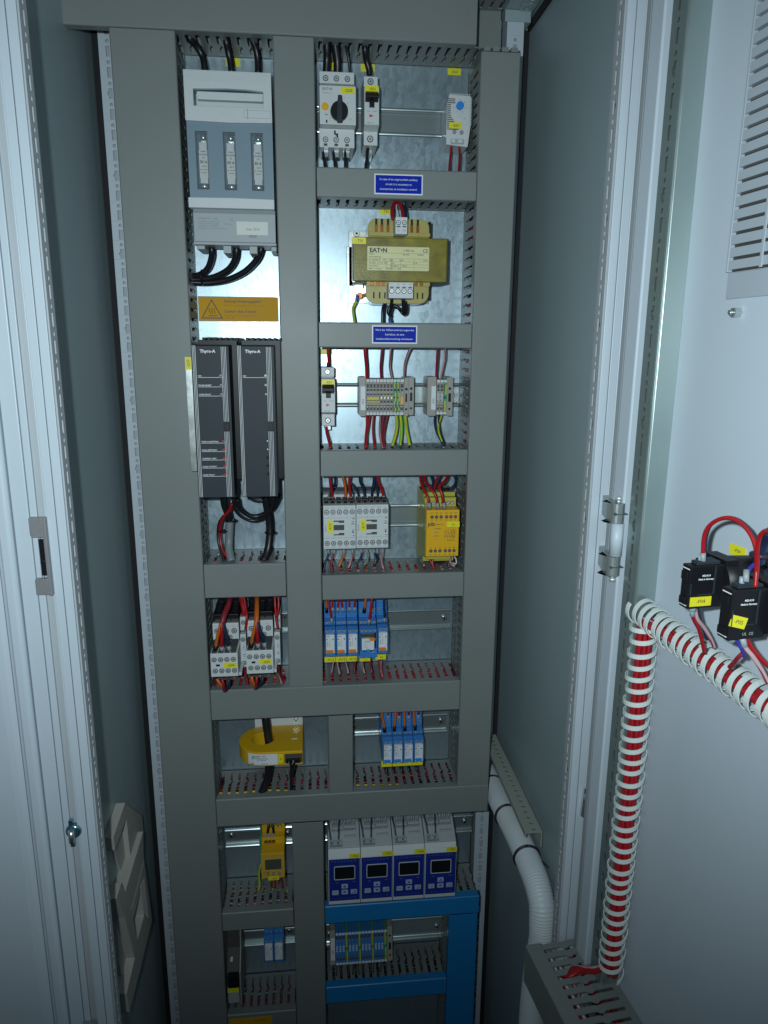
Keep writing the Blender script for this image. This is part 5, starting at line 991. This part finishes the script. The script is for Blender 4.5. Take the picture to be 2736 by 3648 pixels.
# yellow insulation monitor
I = root('insulation_monitor', 'narrow yellow insulation monitor with an olive display', 'monitoring relay', (-70, 0, 786))
part(I, 'housing', MB().box(-88.4, -52, -45, -8, 788, 858).box(-88.4, -52, -60, -40, 812, 842), CTB, .8)
part(I, 'front', MB().box(-88.4, -52, -85, -50, 787, 832), CTB, 1)
part(I, 'clear_cover', MB().box(-88.8, -51.4, -86.6, -85.4, 786, 832), CLEAR2)
part(I, 'display', B(-82, -57, -86, -85, 804, 821.6), OLIVEG)
for x in (-78, -69.5, -60.5): part(I, 'button', MB().cyl((x, -85, 796.4), (x, -87.2, 796.4), 2.3, 16), INKG)
for x in (-81.5, -75.6, -69.6): part(I, 'clamp', MB().cyl((x, -60, 834.4), (x, -60.8, 834.4), 2.8, 16).cyl((x, -60.8, 834.4), (x, -61.4, 834.4), 1.9, 12, 1), [PLB, COPPER])
for x in (-77.4, -71.6, -65.4, -59.6): part(I, 'clamp', MB().cyl((x, -45, 851), (x, -45.8, 851), 2.8, 16).cyl((x, -45.8, 851), (x, -46.4, 851), 1.8, 12, 1), [PLB, LABELC])
for x in (-82, -76, -70): part(I, 'ferrule_well', B(x-2, x+2, -61, -60, 842.4, 848), FERR['f'], .4)
mb = MB()
for i in range(10): mb.box(-80+i*2.1, -79.2+i*2.1, -60.5, -60, 823, 829.6)
part(I, 'vent_slit', mb, INK)
letters(I, [('ON', -78, 828.6, 2, 'CENTER'), ('AL1', -70, 828.6, 2, 'CENTER'), ('AL2', -62, 828.6, 2, 'CENTER'), ('ISOMETER', -80, 800.6, 1.8, 'CENTER')], 0, 0, -86.6, 0, INKB)
marker(I, '-A02', -78, -61, 785.6, 792.6, -87)
part(I, 'side_terminal', MB().box(-93, -89, -50, -10, 786, 836), GREENP, .5)

# four measuring transmitters
TW = 50.7
D0 = root('measuring_transmitter', 'first of four blue fronted transmitters, T02 at the left', 'transmitter', (40, 0, 744), group='measuring transmitters')
part(D0, 'housing', MB().prism([(-94, 842), (-62, 862), (-12, 868), (-12, 742), (-94, 744)], 16, 65.6, 'x'), PLG, .8)
part(D0, 'front_frame', MB().box(15.8, 65.8, -100, -93, 744, 826.4).prism([(-100, 826.4), (-93, 842.4), (-80, 846), (-80, 826.4)], 15.8, 65.8, 'x'), PLW, .9)
ff = part(D0, 'front_foil', B(16.8, 64.8, -100.6, -100, 751, 826), NAVYF)
part(ff, 'screen_frame', MB().prism(rr(24.6, 57.4, 789.6, 813.8, 2, 3), -101.4, -100.6, 'y', [rr(25.6, 56.4, 790.6, 812.8, 1.4, 3)]), PLW)
part(ff, 'screen', MB().prism(rr(25.6, 56.4, 790.6, 812.8, 1.4, 3), -101, -100.6), SCREENM)
for x, z, g in ((41, 777.4, 'up'), (41, 766.6, 'dn'), (26.4, 766.4, 'rs'), (55.4, 766.6, 'en')):
    bt = part(ff, 'button', MB().prism(rr(x-5, x+5, z-3.9, z+3.9, .8, 2), -101.2, -100.6), mat('pale blue key', (.38, .44, .62), .4))
    mb = MB()
    if g == 'up': mb.prism([(x-2.6, z-1.6), (x+2.6, z-1.6), (x, z+1.6)], -101.5, -101.2)
    elif g == 'dn': mb.prism([(x-2.6, z+1.6), (x+2.6, z+1.6), (x, z-1.6)], -101.5, -101.2)
    elif g == 'rs': txt(mb, 'RESET', x, z, -101.35, 2.2)
    else: mb.prism([(x-3, z-2), (x+3, z-2), (x+3, z+2), (x-1, z+2), (x-1, z+1.5), (x+2.4, z+1.5), (x+2.4, z-1.4), (x-3, z-1.4)], -101.5, -101.2)
    part(D0, 'key_symbol', mb, NAVYF)
letters(D0, [(t, 21.5+i*5.1, 822.4, 2.4, 'CENTER') for i, t in enumerate(('17', '18', '19', '20', '21', '22', '23', '24'))]+[(t, 21.5+i*5.1, 755.6, 2.4, 'CENTER') for i, t in enumerate(('1', '2', '3', '4', '5', '6', '7', '8'))]+[('Menu', 29, 784, 1.9, 'CENTER'), ('Power', 56, 784.6, 1.9, 'CENTER')], 0, 0, -100.7, 0, FERR['fgrey'])
def tb(x0, x1, z0, z1, y, n):
    p = part(D0, 'plug_block', MB().box(x0, x1, y-9, y+8, z0, z1), mat('pale grey plug', (.42, .45, .45), .45), .5)
    for i in range(n): screw(D0, x0+(x1-x0)*(i+.5)/n, y-9, (z0+z1)/2-.6, 1.9, 'slot')
tb(19, 38.4, 841.5, 848.5, -84, 4); tb(22.6, 40.2, 856, 863, -66, 4); tb(41.4, 60, 857, 864, -66, 4)
part(D0, 'recess_lid', MB().box(41.5, 60.4, -82, -76, 843, 852), PLG, .6)
for i, (t, nm) in enumerate((('second of four blue fronted transmitters, T03', '-T03'), ('third of four blue fronted transmitters, T04', '-T04'), ('last of four blue fronted transmitters, T05 at the right', '-T05'))):
    c = copy_tree(D0, (TW*(i+1), 0, 0), label=t); marker(c, nm, 49+TW*(i+1), 66+TW*(i+1), 827.4, 835.6, -100.5)
marker(D0, '-T02', 48.4, 65.6, 827, 834.6, -100.5)
tn = ('first', 'second', 'third', 'last')
for i in range(4):
    o = TW*i
    for j, (dx, c, r, dz) in enumerate(((24, 'red', 1.9, 0), (28.6, 'grey', 1.3, 0), (33, 'rw', 1.6, 0), (37.4, 'grey', 1.2, 0), (43.5, 'black', 1.6, 0), (47.5, 'black', 1.7, 0), (51.6, 'black', 1.5, 0), (58, 'navy', 1.6, 0))):
        x = dx+o; nmj = ('red wire at the far left', 'thin grey wire beside the red one', 'white wire with red stripe', 'second thin grey wire', 'first black wire', 'second black wire', 'third black wire', 'dark blue wire at the far right')[j]
        wire(f'{nmj} above the {tn[i]} blue transmitter', c, r, 'f', [(x+random.uniform(-3, 3), -58, 890), (x+random.uniform(-1.5, 1.5), -66, 876), (x, -70, 866)])
    wire(f'black wire curving to the lower plug of the {tn[i]} blue transmitter', 'navy', 1.6, 'f', [(19+o-(3 if i == 0 else 7), -60, 888), (17.5+o, -80, 872), (20+o, -92, 858), (21.6+o, -94, 850)])
    wire(f'second black wire dropping to the lower plug of the {tn[i]} blue transmitter', 'navy', 1.6, 'f', [(36+o, -60, 888), (33.5+o, -80, 872), (32.4+o, -92, 860), (31.6+o, -94, 850)])

# fuse terminal block, lower left
G = root('fuse_holder', 'dark fuse holder with an olive marker, mostly hidden in the lower left bay', 'fuse holder', (-137, 0, 545))
part(G, 'housing', MB().prism([(-20, 700), (-52, 690), (-60, 640), (-80, 610), (-80, 560), (-60, 545), (-20, 545)], -150, -130, 'x'), BEIGED, .8)
part(G, 'side_plate', MB().prism([(-22, 705), (-50, 700), (-62, 642), (-84, 612), (-84, 552), (-22, 548)], -129.6, -127.4, 'x'), BEIGE, .4)
part(G, 'insert', MB().box(-148, -131, -88, -80, 588, 612), PLB, .8); part(G, 'lamp', B(-144, -140, -78, -70, 630, 631.4), SIGNW)
part(G, 'marker_label', B(-149, -131, -87, -84.5, 579, 587), YEL); part(G, 'label_face', B(-149, -131, -85, -82, 556, 576), PLG, .4)

# lowest terminal strip on its tilted rail
X4 = root('terminal_strip', 'lowest terminal strip with blue and green yellow terminals', 'terminal strip', (112, -14, 610), rot=(R(-10), 0, 0))
end_clamp(X4, -94.5, 9, -30, 30, -40, '-X04', 7); end_clamp(X4, 2.2, 9, -30, 30, -40)
for i in range(16):
    x = -85+i*5.42; pe = i % 4 == 3
    t = terminal(X4, x, 5.42, -29, 29, -44, GREENP if pe else PLBL, (14, -13) if not pe else (14, 0, -13), nums=None)
    if pe: part(t, 'yellow_band', MB().box(x+1, x+3, -45, -44, 3, 24).box(x+2, x+4, -45, -44, -24, -3), YTERM)
    else: part(t, 'comb_bridge', MB().box(x+1.2, x+2, -46, -44, -4, 5).box(x+1.2, x+4, -46, -44, -4, -3.1).box(x+1.2, x+4, -46, -44, 0, .9).box(x+1.2, x+4, -46, -44, 4.2, 5.1), LABELW)
for k in range(10):
    x = 28+k*9.4; wire(f'thin black wire, {("leftmost", "second", "third", "fourth", "fifth", "sixth", "seventh", "eighth", "ninth", "rightmost")[k]} of ten hanging under the lowest terminal strip', 'black', 1.5, '', [(x, -40, 583), (x+random.uniform(-3, 3), -48, 572), (x+random.uniform(-3, 3), -60, 562)])

# ------------------------------------------------------------------ loose wires (positions in mm on and above the plate)
for lab, c, r, fl_, pts in WIRES: wire(lab, c, r, fl_, pts)
for x, z, y in ((-141.5, 1690, -33),):
    thing('cable_tie', MB().tube([(x, y+13*math.cos(a), z+9*math.sin(a)) for a in [2*math.pi*i/16 for i in range(17)]], 1.6, 6), PLB, 'black cable tie around the three cables under the fuse switch', 'cable tie')
thing('cable_tie', MB().tube([(-116+7.4*math.cos(a), -48+8*math.sin(a), 1357) for a in [2*math.pi*i/16 for i in range(17)]], 1.3, 6), PLB, 'black cable tie around the grey sleeved cable', 'cable tie')
thing('cable_tie', MB().tube([(-127+6*math.cos(a), -50+6*math.sin(a), 1342) for a in [2*math.pi*i/16 for i in range(17)]], 1.3, 6), PLB, 'black cable tie around the red and black arc', 'cable tie')
thing('cable_tie', MB().tube([(-60+7.4*math.cos(a), -52+8*math.sin(a), 1339) for a in [2*math.pi*i/16 for i in range(17)]], 1.4, 6), PLB, 'black cable tie on the right controller cable', 'cable tie')

# ------------------------------------------------------------------ corrugated hose
hp = smooth_pts([(291, 20, 886), (291, -12, 889), (291, -33, 890), (291, -118, 898), (291, -181, 905), (291, -236, 905), (291, -267, 902), (291, -289, 889), (291, -296, 865), (292, -296, 842), (292, -287, 800), (292, -278, 733), (292, -276, 660), (292, -276, 500), (292, -276, 66)], 30)
acc = 0; L_ = [0]
for a, b in zip(hp, hp[1:]): L_.append(L_[-1]+(b-a).length)
rs = []; pts = []; n = int(L_[-1]/1.15); j = 0
for i in range(n):
    d = i*1.15
    while L_[j+1] < d: j += 1
    t = (d-L_[j])/max(1e-6, L_[j+1]-L_[j]); pts.append(hp[j].lerp(hp[j+1], t))
HOSE_O = thing('corrugated_hose', MB().tube(pts, lambda i: 16.8+(.6 if i % 3 < 2 else -.9), 28), HOSE, 'light grey corrugated hose running down from the lowest duct', 'hose')
def ring_on_hose(d, label, tail=True):
    i = int(d/1.15); c = pts[i]; t = (pts[i+3]-pts[i-3]).normalized(); u = t.cross(Vector((1, 0, 0))).normalized(); w = t.cross(u)
    mb = MB().tube([c+u*18*math.cos(a)+w*18*math.sin(a) for a in [2*math.pi*k/28 for k in range(29)]], 2.0, 6)
    o = thing('cable_tie', mb, PURPLE, label, 'cable tie')
    q = c+Vector((6, -13, 9)); h = MB().box(q.x-3, q.x+3, q.y-3, q.y+3, q.z-3, q.z+3).obj('lock', PURPLE, o, .8)
    if tail: MB().tube(smooth_pts([q, q+Vector((8, -6, -1)), q+Vector((15, -18, -3))]), 1.3, 5).obj('tail', PURPLE, o)
ring_on_hose(48, 'dark cable tie nearest the duct on the corrugated hose')
ring_on_hose(138, 'dark cable tie on the upper half of the corrugated hose')
ring_on_hose(240, 'dark cable tie where the corrugated hose bends down')

# ------------------------------------------------------------------ the open right-hand door, in its own frame
A = 6.4; HZ = (330, -375)
RZ = R(-90+A)
DM = Matrix.Translation((HZ[0]*S, HZ[1]*S, 0)) @ Matrix.Rotation(RZ, 4, 'Z')     # local x: along the door, local -y: out of its inner face
DR = root('door', 'light grey cabinet door swung open to the right, seen from inside', 'door', (HZ[0], HZ[1], 0), rot=(0, 0, RZ))
def D(x0, x1, o0, o1, z0, z1): return MB().box(x0, x1, -o1, -o0, z0, z1)
part(DR, 'leaf', D(-8, 560, -2, 0, 70, 2055), WHITE)
part(DR, 'edge_fold', MB().prism([(-8, 0), (-8, -22), (-6.6, -24), (14.5, -24), (16, -22.6), (16, 0)], 70, 2055, 'z').box(-9.6, -8.6, -18, 0, 70, 2055), WHITE, .5)
part(DR, 'seal_line', D(-4.4, -3.6, 24, 24.3, 70, 2055), INKG)
part(DR, 'seam_shade_strip', D(-10.6, -9.7, 12, 24.8, 70, 2055), PLGM)  # added strip, its darker grey paints the dark seam between frame and door
s = perf_strip(20, 75, 2050); s.v = [(24+u, -20-(1.5-y), z) for u, y, z in s.v]
tf = part(DR, 'stiffening_tube', MB().prism([(23, 0), (23, -20), (24.4, -20), (24.4, -1), (44, -1), (44, -20), (45.5, -21.4), (47.4, -19.6), (47.8, 0)], 75, 2050, 'z'), DULLZINC, .4)
part(tf, 'punched_face', s, DULLZINC)
# hinges
HS = mat('brushed hinge steel', (.40, .44, .44), .34, metal=.7, bump=.3, bscale=900)
for zc, s_ in ((1440.5, 1), (1385.5, -1)):
    prof = [(309, -352.3), (303.5, -353), (298, -377)]+[(303+7.5*math.cos(a), -391+7.5*math.sin(a)) for a in [R(200+i*18) for i in range(15)]]+[(310, -384), (311, -352.3)]
    h = part(CAB, 'hinge', MB().prism(prof, zc-10, zc+10, 'z'), HS, .4)
    part(h, 'hinge_pin', MB().cyl((304, -391, zc+s_*9.8), (304, -391, zc+s_*13.5), 1.8, 12).cyl((304, -391, zc+s_*13), (304, -391, zc+s_*16.6), 3.5, 16), SCREWM)
    part(h, 'clamp_slot', MB().box(300, 311, -399, -393, zc-.5, zc+.3).cyl((298.6, -397, zc), (298.6, -398.8, zc), 1.5, 10), SCREWD)
part(CAB, 'hinge_barrel', MB().cyl((305, -391, 1396), (305, -391, 1430), 6.4, 24).box(304, 308, -396, -386, 1396, 1430), WHITE)
LC = root('door_latch_cam', 'small shiny latch cam at the gap between frame and door', 'latch', (308, -356, 1090))
part(LC, 'cam', MB().cyl((309, -353, 1098), (309, -362, 1094), 2.6, 12).prism([(305, 1070), (311, 1066), (312, 1102), (307, 1106)], -357, -353), [ZINC], .5)
# vent grille high on the door
V = root('vent_grille', 'smoked plastic vent grille with dark slots high on the open door', 'vent grille', (HZ[0], HZ[1], 0), rot=(0, 0, RZ))
part(V, 'flange', D(106.5, 300, 0, 2.4, 1640, 1660.5), VENTP, .8)
part(V, 'backing', D(109, 300, .2, 1, 1661, 2040), VENTD)
for i in range(40):
    z = 1662.6+i*9.55
    part(V, 'slat', MB().prism([(-1.1, z), (-5, z), (-5, z+6.9), (-1.1, z+7.4)], 109.5, 300, 'x'), VENTP)
part(V, 'rim', D(107, 109.3, 0, 5.4, 1661, 2040), VENTP, .5)
mb = MB()
part(V, 'divider', D(146, 149, 5.1, 6.4, 1661, 2040), VENTP, .4)
NU = root('door_bolt', 'shiny nut below the vent grille on the open door', 'nut', (HZ[0], HZ[1], 0), rot=(0, 0, RZ)); 
part(NU, 'nut', MB().prism([(123+4*math.cos(a), 1629+4*math.sin(a)) for a in [math.pi/3*i for i in range(6)]], -7, -.2, 'y').cyl((123, -7, 1629), (123, -10, 1629), 2, 12), ZINC, .4)

# duct on the door
E_ = root('cable_duct', 'short grey slotted duct mounted along the open door, slots facing up', 'cable duct', (HZ[0], HZ[1], 0), rot=(0, 0, RZ), group='cable ducts')
part(E_, 'channel', D(-22, 420, .6, 2, 851, 901), DUCT)
part(E_, 'cover', MB().prism([(-70, 850), (-80.6, 850), (-82, 851.4), (-82, 900.8), (-80.6, 902.2), (-64, 902.2), (-64, 901.2), (-79.6, 901.2), (-80.8, 900), (-80.8, 852), (-79.6, 851), (-70, 851)], -21.5, 420, 'x'), DUCT, .3)
part(E_, 'side_rail', D(-22, 420, 2.1, 9, 900, 901.3), DUCT); part(E_, 'side_rail', D(-22, 420, 2.1, 9, 851, 852.2), DUCT)
mb = MB().prism([(-4.1, -9), (-4.1, -30), (-3.2, -33), (-2.8, -37), (-4, -41), (-3.6, -72), (3.6, -72), (3.6, -41), (5.8, -38), (6.8, -34), (4.1, -30), (4.1, -9)], -.65, .65, 'z')
fo = mb.obj('finger', DUCT); fm_ = fo.data; bpy.data.objects.remove(fo)
for i in range(35):
    for zz in (900.6, 851.6):
        o = bpy.data.objects.new('finger', fm_); COL.objects.link(o); o.parent = E_; o.location = ((-15.5+i*12.5)*S, 0, zz*S)
def dwire(label, c, r, fl_, pts, **k): return wire(label, c, r, fl_, [(x, -o, z) for x, o, z in pts], world=DM, **k)
mb = MB(); cc = ['red', 'red', 'dkred', 'rw', 'white', 'black']
for k in range(16):
    o_ = random.uniform(12, 62); z = random.uniform(868, 894); P = []
    for j in range(14):
        o_ = min(66, max(8, o_+random.uniform(-5, 5))); z = min(896, max(858, z+random.uniform(-4, 4))); P.append((-16+j*31, -o_, z))
    mb.tube(smooth_pts(P, 3), random.uniform(1.6, 2.4), 6, k % 6)
o = mb.obj('loose_wires', [WCOL[k] for k in cc]); o.matrix_world = DM; tag(o, 'red and other loose wires lying inside the duct on the door', 'wires', kind='stuff')

# spiral wrap with its bundle, vertical run and sloping run along the door
def helix(path, r, pitch, w, label, t=1.1, cat='spiral wrap', ph=0.):
    P = smooth_pts(path, 40); Ls = [0]
    for a, b in zip(P, P[1:]): Ls.append(Ls[-1]+(b-a).length)
    T = Ls[-1]; n = int(T/pitch*26); mb = MB(); vs = []; j = 0; prev = None
    for i in range(n+1):
        d = min(T*i/n, T-1e-4)
        while Ls[j+1] < d: j += 1
        c = P[j].lerp(P[j+1], (d-Ls[j])/(Ls[j+1]-Ls[j])); tg = (P[j+1]-P[j]).normalized()
        u = (tg.cross(Vector((0, 1, 0)))).normalized() if prev is None else (prev-tg*prev.dot(tg)).normalized(); prev = u; q = tg.cross(u)
        a = 2*math.pi*d/pitch+ph+.28*math.sin(d*.13)+.2*math.sin(d*.41); rad = (u*math.cos(a)+q*math.sin(a))*(1+.05*math.sin(d*.23+1)); c = c+tg*(1.4*math.sin(a+.8))
        for rr_, ww in ((r, -w/2), (r+t, -w/2), (r+t, w/2), (r, w/2)): vs.append(c+rad*rr_+tg*ww)
    fs = [(4*i+k, 4*i+(k+1) % 4, 4*i+4+(k+1) % 4, 4*i+4+k) for i in range(n) for k in range(4)]
    mb.add(vs, fs, 0, False)
    o = mb.obj('spiral_wrap', SPIRAL); o.matrix_world = DM; tag(o, label, cat); return o
def bundle(path, rb, label, n=14):
    P = smooth_pts(path, 12); mb = MB(); cs = ['bred']*6+['red', 'white', 'bred', 'dkred', 'bred', 'bred']; mats = [WCOL[c] for c in dict.fromkeys(cs)]; ids = list(dict.fromkeys(cs))
    for k in range(n):
        a0 = 2*math.pi*k/n; rr_ = rb*(.35 if k % 3 == 0 else .95); tw = random.uniform(-.02, .02)
        Q = [p+Vector((math.cos(a0+tw*i)*rr_, math.sin(a0+tw*i)*rr_, math.sin(a0*2+i*.1)*rr_*.35 if abs((P[-1]-P[0]).x) > 60 else 0)) for i, p in enumerate(P)]
        mb.tube(Q, 2.0, 6, ids.index(cs[k % len(cs)]))
    o = mb.obj('wire_bundle', mats); o.matrix_world = DM; return tag(o, label, 'wires', kind='stuff')
vp = [(57, -15, 1338), (57, -15, 1250), (56, -15, 1100), (54, -15, 985), (54, -15, 925)]
helix(vp, 12.5, 12.9, 4.7, 'white spiral wrap running straight down the open door')
bundle([(a+1.5, b, c) for a, b, c in vp], 5.9, 'red wires inside the upright spiral wrap')
sp = [(45, -15, 1350), (90, -15, 1346), (150, -15, 1343), (250, -15, 1338), (420, -16, 1332)]
helix(sp, 12.8, 10.6, 5.0, 'white spiral wrap running sideways across the open door', ph=1.0)
bundle([(57, -15, 1320), (60, -15, 1336), (72, -15, 1343), (150, -15, 1342), (420, -16, 1331)], 6.2, 'red wires inside the sideways spiral wrap')
for k in range(7):
    dwire(f'{("topmost", "second", "third", "fourth", "fifth", "sixth", "lowest")[k]} red wire leaving the spiral wrap into the door duct', 'red' if k != 0 else 'rw', 2.1, '', [(54, 14+k, 960), (50, 18+k, 934-k*1.5), (38-k, 30+k*1.2, 918-k*1.8), (22+k, 40+k*2, 906-k), (12+k*.6, 44+k*2.4, 890)])

# contact blocks of the push buttons
def cblock(s0, s1, o0, o1, z0, z1, label, mk, cat='contact block'):
    Bk = root('contact_block', label, cat, (HZ[0], HZ[1], 0), rot=(0, 0, RZ), group='push button contact blocks')
    zc = (z0+z1)/2; cs = (s0+s1)/2-6
    part(Bk, 'module', D(s0, s1, o1-30, o1, z0, z1).box(s0+1, s1-1.5, -o1-1.6, -o1+2, z0+3, z0+9).box(s0+1, s1-1.5, -o1-1.6, -o1+2, z1-12, z1-5), PLB, .7)
    part(Bk, 'rear_module', D(s0-6, s0-.6, o1-30, o1-12, z0+1, z1-1), PLB, .7)
    part(Bk, 'relief_rib', D(s1, s1+.8, o1-22, o1-20.6, z0+11, z1-1).box(s1, s1+.8, -o1+1, -o1+2, z0+11, z1-14).box(s1, s1+.6, -o1+8, -o1+20, z0+10.6, z0+11.6), PLBK, .2)
    part(Bk, 'edge_print', D(s0+1, s1-1, o1-.1, o1+.25, z1-3.2, z1-2.4).box(s0+1, s1-1, -o1-.25, -o1+.1, z0+2, z0+2.8), SIGNW)
    part(Bk, 'side_lug', D(s0+1, s1-3, o1-38, o1-30, z0+4, z0+14).box(s0+1, s1-2, -o1+30, -o1+41, z1-12, z1-2).box(s0, s1-4, -o1+30, -o1+36, z0+16, z0+21), PLB, .8)
    part(Bk, 'top_clamp', D(s0+1, s0+9, o1-26, o1-6, z1, z1+2.6).box(s0-5, s0-1, -o1+14, -o1+28, z1-.6, z1+2), PLBK, .6)
    part(Bk, 'collar', MB().cyl((cs, -(o0+4), zc+1), (cs, -(o1-29), zc+1), (z1-z0)*.52, 28, r1=(z1-z0)*.56).box(cs-14, cs+12, -(o1-29), -(o1-40), z1-8, z1+3), PLB)
    part(Bk, 'collar_ring', MB().cyl((cs, 0, zc), (cs, -(o0+4), zc), (z1-z0)*.42, 28), PLBK)
    part(Bk, 'arrow_mark', MB().prism([(-o1+42, zc+7), (-o1+33, zc+4), (-o1+37, zc-3), (-o1+40, zc-4), (-o1+36.6, zc+3.2)], s1-2.6, s1-2.2, 'x').box(s1-4, s1-3.6, -o1+36, -o1+43, z0+6, z0+8), SIGNW)
    # lettering on the side that faces the photographer (normal +x local)
    mb = MB()
    for t, dz, sz in (('M22-K10', z1-8-zc, 1.9), ('Made in Germany', z1-10.8-zc, 1.8)):
        vs, fs = text_mesh(t, sz, 'CENTER', 1., .08); mb.add([(s1+.15, -(o1-14)+a, zc+dz+b) for a, b in vs], fs)
    part(Bk, 'lettering', mb, SIGNW)
    tl = 0 if mk == '-P04' else -.28; ly = 0 if mk == '-P04' else 3
    ql = [(-9, -3.7), (9, -3.7), (9, 3.7), (-9, 3.7)] if mk == '-P04' else [(-6.5, -4.2), (6.5, -4.2), (6.5, 4.2), (-6.5, 4.2)]
    yc = -(o1-11)-(4 if mk == '-P05' else 0); zq = z0+5.7+(8 if mk == '-P05' else 0)
    rot2 = lambda a, b: (a*math.cos(tl)-b*math.sin(tl)+yc, a*math.sin(tl)+b*math.cos(tl)+zq)
    ml = part(Bk, 'marker_label', MB().prism([rot2(a, b) for a, b in ql], s1, s1+.7, 'x'), YEL)
    mb = MB(); vs, fs = text_mesh(mk, 4.2, 'CENTER'); mb.add([(s1+.85, *rot2(a, b)) for a, b in vs], fs); part(ml, 'lettering', mb, INK)
    if mk == '-P05':
        mb = MB(); vs, fs = text_mesh('UL  CE', 3, 'CENTER', 1., .05); mb.add([(s1+.15, -(o1-16)+a, z0+4+b) for a, b in vs], fs); part(Bk, 'approval_print', mb, FERR['fgrey'])
    part(Bk, 'ferrule', MB().cyl((s0+4, -(o1-12), z1+1), (s0+4, -(o1-12), z1+7), 1.9, 12), FERR['fgrey'])
    part(Bk, 'ferrule', MB().cyl((s0+2, -(o1-11), z0-5), (s0+2, -(o1-11), z0+1), 3, 12), FERR['fgrey'])
    return Bk
cblock(180, 190, 5, 69, 1407, 1441, 'left black contact block with marker P04 on the open door', '-P04')
b5 = cblock(226, 237, 5, 69, 1401, 1438, 'right black contact block at the photo edge with a slanted marker', '-P05')
ps = root('marker_sticker', 'tilted yellow sticker stuck flat on the open door above the blocks', 'sticker', (HZ[0], HZ[1], 0), rot=(0, 0, RZ))
l = part(ps, 'label', MB().prism([(144, 1434.5), (163, 1434.5), (163, 1443.5), (144, 1443.5)], -.6, -.1, 'y'), YEL); letters(l, '-P04', 153.6, 1439, -.6, 4.2, INK)
for lab, c, r, fl_, p in DOOR_WIRES: dwire(lab, c, r*.88, fl_, p)
dt = MB().tube([(232+5*math.cos(a), -(46+6*math.sin(a)), 1461) for a in [2*math.pi*i/14 for i in range(15)]], 2.2, 6).obj('cable_tie', PURPLE); dt.matrix_world = DM
tag(dt, 'purple black tie around the wires above the right contact block', 'cable tie')
for o in COL.objects:
    if 'off' in o: del o['off']
